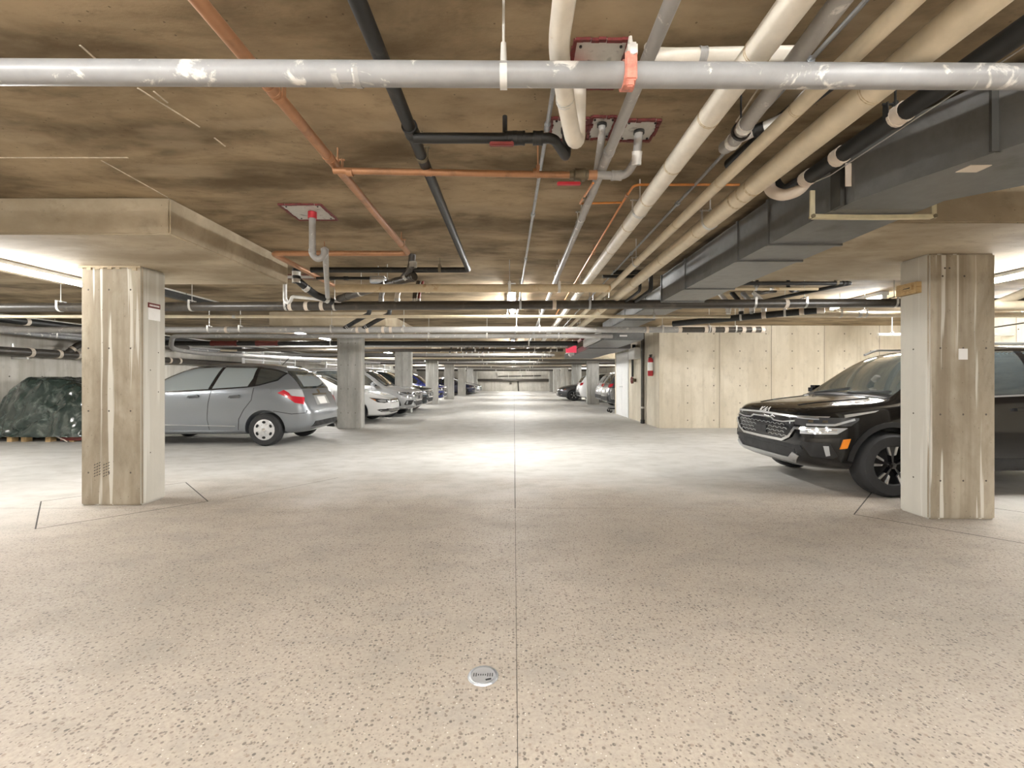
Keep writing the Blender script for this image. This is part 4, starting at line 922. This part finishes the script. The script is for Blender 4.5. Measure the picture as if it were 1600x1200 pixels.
def wheel(root, x, y, r, wd, sg, style):
    t = MB().lathe([(r * .62, -wd / 2), (r * .90, -wd / 2 - .006), (r * .97, -wd * .42), (r, -wd * .3), (r, wd * .3), (r * .97, wd * .42), (r * .90, wd / 2 + .006), (r * .62, wd / 2), (r * .62, -wd / 2)], (x, y, r), (0, sg, 0), 32).build('wheel', 'tyre', root)
    R0 = r * .63; f = wd / 2
    def face(rr, a, t_): return (x + rr * math.cos(a), y + sg * t_, r + rr * math.sin(a))
    MB().lathe([(0, f - .09), (R0 * .9, f - .09), (R0 * .93, f - .01), (R0, f), (R0, f - .1)], (x, y, r), (0, sg, 0), 28).build('rim', 'trim_black' if style != 'cap' else 'silver_cap', t)
    if style == 'cap':
        MB().lathe([(0, f + .012), (R0 * .3, f + .012), (R0 * .36, f + .004), (R0 * .85, f + .012), (R0, f + .002), (R0, f - .05)], (x, y, r), (0, sg, 0), 32).build('hub_cap', 'silver_cap', t)
        for k in range(6):
            a = k * PI / 3 + .52; m = MB(); vs = []
            for j in range(10):
                b = 2 * PI * j / 10; vs.append(face(R0 * .74 + R0 * .13 * math.cos(b), a + .24 * math.sin(b), f + .0145))
            m.add(vs, [tuple(range(10))]); m.build('vent_hole', 'well', t, smooth=False, normals=False)
        MB().lathe([(0, f + .02), (R0 * .14, f + .018), (R0 * .16, f + .01)], (x, y, r), (0, sg, 0), 16).build('hub_badge', 'chrome', t)
    else:
        m = MB(); m2 = MB()
        for k in range(5):
            a = k * 2 * PI / 5 + .35
            for mm, w0, w1, z0 in ((m, .11, .20, f - .012),):
                vs = []
                for rr, hw in ((R0 * .15, .20), (R0 * .55, .13), (R0 * .97, .17)):
                    for s_ in (-1, 1): vs += [face(rr, a + s_ * hw, z0), face(rr, a + s_ * hw, z0 - .05)]
                mm.add(vs, [(0, 2, 6, 4), (4, 6, 10, 8), (1, 5, 7, 3), (5, 9, 11, 7), (0, 4, 5, 1), (4, 8, 9, 5), (2, 3, 7, 6), (6, 7, 11, 10)])
            if style == 'two_tone':
                for s_ in (-1, 1):
                    q = [face(R0 * .93, a + s_ * .17, f - .004), face(R0 * .97, a + s_ * .30, f - .004), face(R0 * .55, a + s_ * .30, f - .006), face(R0 * .50, a + s_ * .14, f - .006)]
                    q2 = [(p[0], p[1] - sg * .02, p[2]) for p in q]
                    m2.add(q + q2, [(0, 1, 2, 3), (0, 4, 5, 1), (1, 5, 6, 2), (2, 6, 7, 3), (3, 7, 4, 0)])
        m.lathe([(0, f - .004), (R0 * .16, f - .006), (R0 * .18, f - .03)], (x, y, r), (0, sg, 0), 16)
        m.build('spokes', 'gloss_black' if style == 'two_tone' else 'satin', t)
        if m2.v: m2.build('spoke_inlay', 'satin', t, smooth=False)
    return t
def mirror_part(root, x, y, z, sg, mat):
    o_ = MB().box((x - .07, y * sg, z), (x + .07, (y + .17) * sg, z + .13), .035).build('mirror', mat, root)
    MB().bar((x, (y - .06) * sg, z + .03), (x, (y + .03) * sg, z + .04), .04, .03).build('mirror_arm', 'trim_black', o_)
def flip(p): return [(-a, b) for a, b in p]
def begin(name, label, loc, rot):
    e_ = empty(name, loc, rot, local=True); tag(e_, label, 'car', 'parked cars'); return e_
HATCH = [(0, .28, .46, .56, .42, .36, .62, .0), (.05, .22, .62, .64, .57, .5, .74, .01), (.18, .19, .76, .76, .70, .6, .85, .02), (.5, .18, .83, .87, .79, .66, .96, .025), (.92, .18, .845, .93, .805, .69, 1.04, .03),
         (1.1, .18, .845, .95, .81, .68, 1.15, .03), (1.5, .18, .845, .98, .815, .64, 1.39, .03), (1.9, .18, .845, 1.0, .815, .605, 1.51, .03), (2.4, .18, .845, 1.03, .815, .60, 1.54, .03), (2.95, .18, .845, 1.06, .81, .59, 1.53, .03),
         (3.45, .19, .835, 1.08, .79, .57, 1.48, .03), (3.62, .2, .825, 1.07, .77, .555, 1.40, .025), (3.78, .21, .81, 1.02, .74, .57, 1.22, .02), (3.90, .23, .785, .93, .725, .62, 1.02, .01), (3.98, .27, .75, .80, .71, .62, .86, .0), (4.07, .30, .66, .62, .62, .55, .66, .0), (4.10, .34, .52, .56, .5, .45, .58, .0)]
SUV = [(0, .36, .56, .70, .53, .46, .80, .0), (.04, .29, .73, .76, .68, .58, .875, .01), (.14, .25, .83, .82, .77, .66, .925, .015), (.40, .23, .885, .88, .82, .72, .96, .025), (.75, .22, .90, .93, .845, .74, .99, .03), (.98, .22, .90, .96, .855, .73, 1.02, .03),
       (1.12, .22, .90, .985, .855, .70, 1.12, .03), (1.38, .22, .90, 1.01, .855, .655, 1.35, .03), (1.68, .22, .90, 1.035, .855, .62, 1.545, .03), (2.1, .22, .90, 1.05, .855, .615, 1.60, .03), (2.6, .22, .90, 1.07, .85, .61, 1.61, .03), (3.3, .23, .90, 1.09, .85, .60, 1.59, .03), (3.85, .24, .885, 1.10, .83, .585, 1.52, .02),
       (4.02, .25, .875, 1.08, .80, .58, 1.42, .02), (4.18, .27, .86, 1.02, .78, .60, 1.18, .01), (4.28, .30, .82, .86, .75, .65, .96, .0), (4.35, .34, .74, .66, .69, .6, .72, .0), (4.37, .38, .6, .6, .58, .5, .64, .0)]
SEDAN = [(0, .30, .46, .52, .44, .38, .58, .0), (.05, .24, .64, .60, .6, .52, .68, .01), (.18, .20, .79, .70, .73, .62, .76, .015), (.5, .18, .875, .80, .81, .68, .85, .025), (.95, .17, .91, .87, .84, .70, .93, .03), (1.3, .17, .915, .91, .85, .69, .985, .03),
         (1.5, .17, .915, .92, .85, .66, 1.08, .03), (1.95, .17, .915, .94, .85, .60, 1.33, .03), (2.35, .17, .915, .95, .85, .575, 1.43, .03), (2.9, .17, .915, .96, .85, .57, 1.45, .03), (3.5, .17, .91, .97, .845, .57, 1.37, .03), (3.95, .18, .905, .98, .83, .62, 1.14, .02),
         (4.25, .19, .89, .98, .81, .66, 1.02, .02), (4.6, .21, .85, .95, .78, .65, 1.0, .01), (4.72, .25, .79, .88, .73, .62, .93, .0), (4.82, .30, .68, .68, .63, .55, .72, .0), (4.85, .34, .55, .6, .52, .45, .62, .0)]

# -- grey hatchback, nose to the left wall
def hatchback():
    e_ = begin('hatchback_car', 'grey metallic hatchback parked behind the left pillar', (-7.89, 9.08, 0), 0)
    b_, bv = make_body(HATCH, (.79, 3.29), .305, 'p_grey', e_, .28)
    Lf = frame('L')
    P = lambda n, m_, poly, f, **k: panel(e_, bv, n, m_, poly, f, **k)
    for fr_ in (frame('L'), frame('R')):
        P('window_surround', 'gloss_black', [(.98, .98), (1.37, 1.285), (1.61, 1.41), (1.85, 1.475), (2.42, 1.485), (3.06, 1.478), (3.40, 1.425), (3.60, 1.355), (3.48, 1.21), (3.17, 1.12), (2.3, 1.04), (1.6, 1.0)], fr_, off=.003, res=.045)
        P('window', 'glass_light', [(1.02, .995), (1.39, 1.265), (1.62, 1.385), (1.86, 1.452), (2.38, 1.46), (2.24, 1.055), (1.6, 1.02)], fr_, off=.011, res=.045)
        P('window', 'glass_light', [(2.45, 1.46), (3.03, 1.452), (3.02, 1.25), (2.96, 1.105), (2.315, 1.06)], fr_, off=.011, res=.045)
        P('window', 'glass', [(3.10, 1.44), (3.40, 1.40), (3.56, 1.345), (3.46, 1.23), (3.17, 1.14), (3.10, 1.14)], fr_, off=.011, res=.045)
        P('window_trim', 'gloss_black', stripe([(1.0, .985), (1.6, 1.01), (2.24, 1.045), (2.96, 1.095), (3.17, 1.13)], .02), fr_, off=.014)
        P('door_seam', 'trim_black', stripe([(2.30, 1.03), (2.26, .8), (2.24, .5), (2.27, .30)], .009), fr_, off=.003, thick=.004)
        P('door_seam', 'trim_black', stripe([(3.08, 1.08), (3.05, .85), (2.92, .68), (2.82, .5), (2.80, .30)], .009), fr_, off=.003, thick=.004)
        P('door_seam', 'trim_black', stripe([(1.12, .98), (1.10, .6), (1.13, .30)], .009), fr_, off=.003, thick=.004)
        P('sill_trim', 'p_grey', stripe([(1.12, .245), (2.85, .245)], .06), fr_, off=.02, thick=.03)
        P('sill_line', 'satin', stripe([(1.2, .40), (2.0, .385), (2.75, .37)], .012), fr_, off=.006)
        for x in (1.98, 2.74):
            h_ = P('door_handle', 'p_dark', [(x - .10, .895), (x - .08, .935), (x + .09, .95), (x + .11, .92), (x + .09, .90)], fr_, off=.03, thick=.035)  # charcoal stands in for the shadow along a body-coloured handle
            P('handle_cup', 'trim_black', [(x - .08, .885), (x + .1, .905), (x + .08, .93), (x - .07, .915)], fr_, off=.003)
        P('fuel_cap', 'p_grey', [(3.33 + .075 * math.cos(t), 1.0 + .07 * math.sin(t)) for t in [k * PI / 8 for k in range(16)]], fr_, off=.004)
    for sg in (-1, 1):
        # corner lamps seen from behind and beside
        D = frame('D', math.atan2(-sg * .75, -.66), (3.84, sg * .72))
        s_ = -sg
        pl = lambda p: [(sg * a, b) for a, b in p]
        P('tail_lamp', 'lamp_red', pl([(-.30, .985), (-.16, .90), (-.05, .80), (.10, .77), (.13, .90), (-.1, .93)]), D, off=.012)
        P('tail_lamp_lens', 'lamp_clear', pl([(-.20, 1.04), (-.05, 1.055), (.10, 1.04), (.13, .90), (-.08, .93), (-.13, .99)]), D, off=.013)
        P('tail_lamp', 'lamp_red', pl([(-.30, .985), (-.20, 1.04), (-.13, .99), (-.10, .93), (-.2, .93)]), D, off=.0125)
        P('headlamp', 'lamp_clear', [(sg * .40, .70), (sg * .62, .66), (sg * .74, .74), (sg * .74, .84), (sg * .5, .78)], frame('F'), off=.008)
        wheel(e_, .79, sg * .735, .305, .185, sg, 'cap'); wheel(e_, 3.29, sg * .735, .305, .185, sg, 'cap')
        mirror_part(e_, 1.22, .84, 1.0, sg, 'p_grey')
        P('bumper_seam', 'trim_black', pl([(-.36, .655), (-.10, .60), (.16, .62), (.16, .61), (-.10, .588), (-.36, .645)]), D, off=.004, thick=.004)
    P('rear_window', 'glass', [(-.60, 1.06), (-.56, 1.34), (-.5, 1.40), (.5, 1.40), (.56, 1.34), (.60, 1.06)], frame('B'), off=.006)
    P('rear_window_glass', 'glass_light', [(-.48, 1.10), (-.44, 1.33), (.44, 1.33), (.48, 1.10)], frame('B'), off=.010)
    P('plate_recess', 'p_silver', [(-.30, .74), (-.27, .92), (.27, .92), (.30, .74)], frame('B'), off=.004)
    P('licence_plate', 'paper', [(-.165, .755), (-.165, .895), (.165, .895), (.165, .755)], frame('B'), off=.014)
    P('plate_garnish', 'chrome', stripe([(-.32, .945), (.32, .945)], .03), frame('B'), off=.014)
    P('badge', 'chrome', [(.045 * math.cos(t), 1.0 + .04 * math.sin(t)) for t in [k * PI / 6 for k in range(12)]], frame('B'), off=.018)
    P('wiper', 'trim_black', stripe([(.0, 1.075), (.30, 1.12), (.42, 1.15)], .02), frame('B'), off=.02)
    P('bumper_step', 'p_grey', [(-.72, .60), (-.70, .66), (.70, .66), (.72, .60)], frame('B'), off=.02, thick=.03)
    P('lower_trim', 'trim_black', [(-.6, .34), (-.5, .44), (.5, .44), (.6, .34)], frame('B'), off=.008)
    P('windscreen', 'glass', [(1.0, -.62), (1.86, -.56), (1.86, .56), (1.0, .62)], frame('T'), off=.005)
    MB().tube([(3.85, .48, .27), (4.06, .48, .26)], .03, 12).build('exhaust_pipe', 'black_iron', e_)
    MB().tube([(3.2, 0, 1.53), (3.33, 0, 1.66)], .006, 6).build('antenna', 'trim_black', e_)
hatchback()

# -- black crossover on the right, nose to the aisle
def crossover_front(e_, bv, marker=False):
    P = lambda n, m_, poly, f, **k: panel(e_, bv, n, m_, poly, f, **k)
    F = frame('F')
    g_ = P('grille', 'gloss_black', [(-.60, .80), (-.60, .73), (-.52, .60), (-.40, .54), (.40, .54), (.52, .60), (.60, .73), (.60, .80), (.40, .815), (-.40, .815)], F, off=.006)
    P('grille_bar', 'satin', stripe([(-.80, .825), (-.5, .825), (0, .835), (.5, .825), (.80, .825)], .022), F, off=.02)
    P('grille_bar', 'satin', stripe([(-.60, .775), (-.42, .75), (-.25, .755), (-.2, .785), (.2, .785), (.25, .755), (.42, .75), (.60, .775)], .014), F, off=.018)
    P('grille_lip', 'chrome', stripe([(-.74, .70), (-.62, .70), (-.54, .60), (-.42, .545), (0, .54), (.42, .545), (.54, .60), (.62, .70), (.74, .70)], .03), F, off=.022)
    for r in range(4):
        for k in range(11):
            if 4 <= k <= 6 and r < 3: continue
            x = -.45 + k * .09 + (.045 if r % 2 else 0); z = .585 + r * .042
            if abs(x) > .50: continue
            P('grille_cell', 'satin', stripe([(x - .038, z), (x - .018, z + .014), (x + .018, z + .014), (x + .038, z)], .007), F, off=.012, res=.2, thick=.006)
    P('radar_cover', 'trim_black', [(-.10, .59), (-.10, .68), (.10, .68), (.10, .59)], F, off=.014)
    P('lower_intake', 'trim_black', [(-.62, .38), (-.60, .47), (.60, .47), (.62, .38), (.50, .34), (-.50, .34)], F, off=.004)
    P('skid_plate', 'satin', [(-.66, .40), (-.58, .43), (-.50, .36), (.50, .36), (.58, .43), (.66, .40), (.56, .305), (-.56, .305)], F, off=.014)
    P('bumper_step', 'trim_black', [(-.70, .475), (-.68, .515), (.68, .515), (.70, .475)], F, off=.01)
    for sg in (-1, 1):
        D = frame('D', math.atan2(-sg * .70, .72), (.12, sg * .76))
        # u grows so that + is towards the side
        q = lambda p: [(sg * a, b) for a, b in p]
        P('headlamp', 'lamp_dark', q([(-.20, .80), (-.18, .735), (.30, .74), (.36, .80), (.36, .825), (-.1, .825)]), D, off=.010)
        P('headlamp_led', 'lamp_clear', q(stripe([(-.06, .745), (.18, .75), (.33, .81)], .022)), D, off=.018)
        P('headlamp_led', 'lamp_clear', q(stripe([(-.16, .81), (.05, .805)], .010)), D, off=.018)
        for u in (-.02, .10): P('headlamp_projector', 'chrome', q([(u - .022, .772), (u - .022, .795), (u + .022, .795), (u + .022, .772)]), D, off=.016)
        P('headlamp_lower', 'lamp_clear', q([(-.12, .72), (-.12, .645), (.20, .655), (.28, .72)]), D, off=.012)
        for z in (.67, .695): P('headlamp_led', 'chrome', q(stripe([(-.05, z), (.20, z + .005)], .007)), D, off=.018)
        P('fog_recess', 'trim_black', q([(-.12, .56), (.14, .555), (.20, .42), (.16, .395), (-.02, .41)]), D, off=.006)
        P('fog_lamp', 'lamp_clear', q([(.09, .53), (.135, .53), (.145, .43), (.11, .42)]), D, off=.014)
        P('wing_garnish', 'satin', [(.40, .855), (.74, .905), (.70, .885), (.40, .825)] , frame('L' if sg < 0 else 'R'), off=.010)
        if marker: P('side_reflector', 'amber', [(.36, .60), (.43, .61), (.40, .51), (.33, .50)], frame('L' if sg < 0 else 'R'), off=.010)
def crossover(name, label, loc, rot, paint_, wstyle, logo=False, scale_front=True, roofrail=True):
    e_ = begin(name, label, loc, rot)
    b_, bv = make_body(SUV, (.86, 3.47), .335, paint_, e_, .30)
    P = lambda n, m_, poly, f, **k: panel(e_, bv, n, m_, poly, f, **k)
    for k, fr_ in (('L', frame('L')), ('R', frame('R'))):
        P('window', 'glass', [(1.20, 1.03), (1.48, 1.27), (1.78, 1.47), (2.05, 1.53), (2.42, 1.54), (2.40, 1.085)], fr_)
        P('window', 'glass', [(2.48, 1.09), (2.50, 1.535), (3.05, 1.535), (3.30, 1.51), (3.34, 1.13)], fr_)
        P('window', 'glass', [(3.40, 1.14), (3.37, 1.505), (3.62, 1.46), (3.78, 1.34), (3.72, 1.17)], fr_)
        P('window_trim', 'satin', stripe([(1.14, 1.015), (2.4, 1.07), (3.34, 1.115), (3.80, 1.16)], .018), fr_, off=.008)
        P('door_seam', 'trim_black', stripe([(2.44, 1.07), (2.42, .7), (2.44, .40)], .009), fr_, off=.003, thick=.004)
        P('door_seam', 'trim_black', stripe([(1.38, 1.03), (1.36, .7), (1.38, .40)], .009), fr_, off=.003, thick=.004)
        P('sill_cladding', 'trim_black', [(1.30, .24), (1.30, .40), (3.02, .40), (3.02, .24)], fr_, off=.012, thick=.02)
        for cx in (.86, 3.47):
            rr = .335
            arc = [(cx + (rr + .115) * math.cos(t), rr + (rr + .115) * math.sin(t)) for t in [PI * .03 + k_ * PI * .94 / 16 for k_ in range(17)]]
            arc2 = [(cx + (rr + .064) * math.cos(t), rr + (rr + .064) * math.sin(t)) for t in [PI * .03 + k_ * PI * .94 / 16 for k_ in range(17)]]
            P('arch_cladding', 'trim_black', arc + arc2[::-1], fr_, off=.012, thick=.02, res=.1)
        for x in (2.22, 3.14): P('door_handle', paint_, [(x - .10, .90), (x - .10, .93), (x + .10, .935), (x + .10, .905)], fr_, off=.035, thick=.04)
    for sg in (-1, 1):
        wheel(e_, .86, sg * .79, .335, .215, sg, wstyle); wheel(e_, 3.47, sg * .79, .335, .215, sg, wstyle)
        mirror_part(e_, 1.30, .88, 1.02, sg, paint_)
        if roofrail: MB().tube(fillet([(1.72, sg * .59, 1.56), (1.88, sg * .60, 1.628), (3.5, sg * .575, 1.61), (3.72, sg * .565, 1.54)], .1), .016, 8).build('roof_rail', 'satin', e_)
        P('tail_lamp', 'lamp_red', [(sg * .42, .98), (sg * .42, 1.06), (sg * .76, 1.08), (sg * .80, .95), (sg * .6, .92)], frame('B'), off=.008)
    T = frame('T')
    P('windscreen', 'glass_mid' if logo else 'glass', [(1.03, -.67), (1.35, -.63), (1.66, -.57), (1.69, 0), (1.66, .57), (1.35, .63), (1.03, .67), (1.00, 0)], T, off=.006)
    P('cowl', 'trim_black', [(.94, -.68), (1.03, -.67), (1.00, 0), (1.03, .67), (.94, .68), (.90, 0)], T, off=.006)
    for y0, y1 in ((-.1, -.62), (.5, -.02)): P('wiper', 'trim_black', stripe([(.98, y0), (1.06, y1)], .02), T, off=.022)
    for sg in (-1, 1): P('hood_crease', paint_, stripe([(.20, sg * .38), (.5, sg * .44), (.90, sg * .50)], .03), T, off=.008)
    P('rear_window', 'glass', [(-.56, 1.10), (-.50, 1.42), (.50, 1.42), (.56, 1.10)], frame('B'), off=.008)
    P('licence_plate', 'paper', [(-.16, .70), (-.16, .83), (.16, .83), (.16, .70)], frame('B'), off=.014)
    P('rear_cladding', 'trim_black', [(-.76, .40), (-.72, .56), (.72, .56), (.76, .40)], frame('B'), off=.012)
    crossover_front(e_, bv, logo)
    if logo:
        # maker's mark: strokes on the nose, read from the front
        F = frame('F'); zc = .862; s_ = .03
        def stroke(pts): P('emblem_stroke', 'white_paint', stripe([(-u * 1.15, zc + v * s_) for u, v in pts], .012), F, off=.010, res=.2, thick=.008)
        stroke([(-.085, -1), (-.085, 1)]); stroke([(-.082, -.1), (-.042, 1)]); stroke([(-.075, .1), (-.035, -1), (.005, 1)])
        stroke([(.005, 1), (.012, -1)]); stroke([(.012, -1), (.055, 1), (.085, -1)])
    return e_
crossover('crossover_car', 'glossy black car with wide silver grille behind the right pillar', (3.06, 5.52, 0), 0, 'p_black', 'two_tone', True)

# -- white sedan on the left
def sedan(name, label, loc, rot, paint_, wstyle='alloy', vents=True):
    e_ = begin(name, label, loc, rot)
    b_, bv = make_body(SEDAN, (.93, 3.75), .325, paint_, e_, .30)
    P = lambda n, m_, poly, f, **k: panel(e_, bv, n, m_, poly, f, **k)
    for fr_ in (frame('L'), frame('R')):
        P('window', 'glass', [(1.66, .955), (2.0, 1.19), (2.3, 1.345), (2.72, 1.375), (2.70, .975)], fr_)
        P('window', 'glass', [(2.77, .98), (2.79, 1.375), (3.15, 1.355), (3.5, 1.25), (3.62, 1.03)], fr_)
        P('door_seam', 'trim_black', stripe([(2.73, .96), (2.70, .6), (2.72, .3)], .009), fr_, off=.003, thick=.004)
        P('door_seam', 'trim_black', stripe([(1.50, .93), (1.48, .6), (1.52, .3)], .009), fr_, off=.003, thick=.004)
        for x in (2.5, 3.4): P('door_handle', paint_, [(x - .1, .80), (x - .1, .825), (x + .1, .83), (x + .1, .805)], fr_, off=.03, thick=.035)
    T, F = frame('T'), frame('F')
    P('windscreen', 'glass', [(1.42, -.64), (1.9, -.57), (2.28, -.52), (2.30, 0), (2.28, .52), (1.9, .57), (1.42, .64), (1.36, 0)], T, off=.006)
    P('rear_window', 'glass', [(3.52, -.50), (3.98, -.56), (3.98, .56), (3.52, .50)], T, off=.006)
    P('grille', 'gloss_black', [(-.42, .60), (-.44, .67), (.44, .67), (.42, .60), (.38, .575), (-.38, .575)], F, off=.006)
    for z in (.595, .625, .655): P('grille_bar', 'chrome', stripe([(-.42, z), (.42, z)], .012), F, off=.014)
    P('badge', 'chrome', [(.06 * math.cos(t), .63 + .055 * math.sin(t)) for t in [k * PI / 6 for k in range(12)]], F, off=.02)
    P('lower_intake', 'trim_black', [(-.62, .33), (-.66, .42), (-.35, .40), (.35, .40), (.66, .42), (.62, .33), (.4, .29), (-.4, .29)], F, off=.006)
    for z in (.335, .375): P('intake_bar', 'chrome', stripe([(-.60, z), (.60, z)], .010), F, off=.014)
    for sg in (-1, 1):
        D = frame('D', math.atan2(-sg * .70, .72), (.14, sg * .74)); q = lambda p: [(sg * a, b) for a, b in p]
        P('headlamp', 'lamp_dark', q([(-.24, .665), (-.22, .60), (-.02, .575), (.16, .60), (.34, .735), (.10, .70)]), D, off=.010)
        P('headlamp_lens', 'lamp_clear', q([(-.10, .655), (-.08, .605), (.08, .60), (.16, .66), (.05, .675)]), D, off=.016)
        P('corner_intake', 'trim_black', q([(-.34, .315), (-.30, .41), (.10, .405), (.17, .385), (.05, .325)]), D, off=.010)
        P('corner_intake_bar', 'chrome', q(stripe([(-.32, .335), (.02, .345), (.10, .375)], .012)), D, off=.018)
        P('headlamp_amber', 'amber', q([(.20, .665), (.32, .725), (.28, .70), (.2, .64)]), D, off=.016)
        P('tail_lamp', 'lamp_red', [(sg * .40, .80), (sg * .40, .92), (sg * .74, .93), (sg * .76, .80)], frame('B'), off=.008)
        wheel(e_, .93, sg * .80, .325, .215, sg, wstyle); wheel(e_, 3.75, sg * .80, .325, .215, sg, wstyle)
        mirror_part(e_, 1.72, .88, .93, sg, paint_)
        if vents: P('hood_crease', paint_, stripe([(.25, sg * .42), (.7, sg * .5), (1.2, sg * .56)], .03), T, off=.006)
    P('licence_plate', 'paper', [(-.16, .62), (-.16, .74), (.16, .74), (.16, .62)], frame('B'), off=.014)
    return e_
PI_ = PI
sedan('sedan_car', 'white sedan nose to the aisle behind the second pillar', (-3.52, 13.35, 0), PI_, 'p_white')
crossover('crossover_car', 'silver car nose to the aisle beside the white sedan', (-3.30, 15.6, 0), PI_, 'p_silver', 'alloy')
crossover('crossover_car', 'dark teal car whose nose shows right of the third pillar', (-3.42, 18.4, 0), PI_, 'p_teal', 'alloy')
crossover('crossover_car', 'blue car behind the fourth pillar on the left', (-3.75, 24.6, 0), PI_, 'p_blue', 'alloy')
sedan('sedan_car', 'navy car, nearest of the three noses far left', (-3.15, 37.2, 0), PI_, 'p_navy')
sedan('sedan_car', 'silver car, middle of the three noses far left', (-2.95, 39.3, 0), PI_, 'p_silver')
sedan('sedan_car', 'charcoal car, farthest of the three noses far left', (-3.0, 41.1 + .7, 0), PI_, 'p_dark')
sedan('sedan_car', 'grey sedan nose to the aisle, far right', (2.62, 27.4, 0), 0, 'p_dark')
hb = crossover('crossover_car', 'white car tail to the aisle with red lamp, right of the grey sedan', (3.55 + 4.37, 25.2, 0), PI_, 'p_white', 'alloy')
crossover('crossover_car', 'silver grey car just past the dark pillar on the right', (3.9 + 4.37, 20.9, 0), PI_, 'p_silver', 'alloy')
crossover('crossover_car', 'dark car by the white door, tail to the aisle', (3.72 + 4.37, 18.6, 0), PI_, 'p_dark', 'alloy')
# shopping trolley behind the door corner
e = empty('shopping_trolley', (3.95, 16.95, 0)); tag(e, 'dark wire shopping trolley half hidden behind the white door', 'trolley')
for x, y in ((3.62, 16.75), (3.62, 17.15), (4.3, 16.75), (4.3, 17.15)):
    w_ = MB().lathe([(0, -.015), (.055, -.015), (.062, 0), (.055, .015), (0, .015)], (x, y, .062), (0, 1, 0), 14).build('caster', 'tyre', e)
    MB().box((x - .015, y - .025, .06), (x + .015, y - .018, .14)).box((x - .015, y + .018, .06), (x + .015, y + .025, .14)).build('fork', 'steel_band', w_, smooth=False)
MB().tube([(3.6, 16.75, .15), (4.3, 16.75, .15), (4.3, 17.15, .15), (3.6, 17.15, .15), (3.6, 16.75, .15)], .014, 8).tube([(4.25, 16.75, .15), (4.4, 16.78, .9)], .014, 8).tube([(4.25, 17.15, .15), (4.4, 17.12, .9)], .014, 8).tube([(4.42, 16.75, 1.0), (4.42, 17.15, 1.0)], .018, 8).build('frame', 'trim_black', e)
m = MB()
for k_ in range(9):
    z = .5 + k_ * .05; g_ = (z - .5) * .15
    m.tube([(3.72 - g_, 16.78 - g_, z), (4.4, 16.78 - g_, z), (4.4, 17.12 + g_, z), (3.72 - g_, 17.12 + g_, z), (3.72 - g_, 16.78 - g_, z)], .004, 5)
for k_ in range(9):
    x = 3.72 + k_ * .085; m.tube([(x, 16.78, .5), (x - .02, 16.72, .9)], .004, 5); m.tube([(x, 17.12, .5), (x - .02, 17.18, .9)], .004, 5)
q_ = m.build('basket', 'steel_band', e); q_['kind'] = 'stuff'
print('objects', len(bpy.data.objects), 'tris', sum(len(o.data.polygons) for o in bpy.data.objects if o.type == 'MESH'))
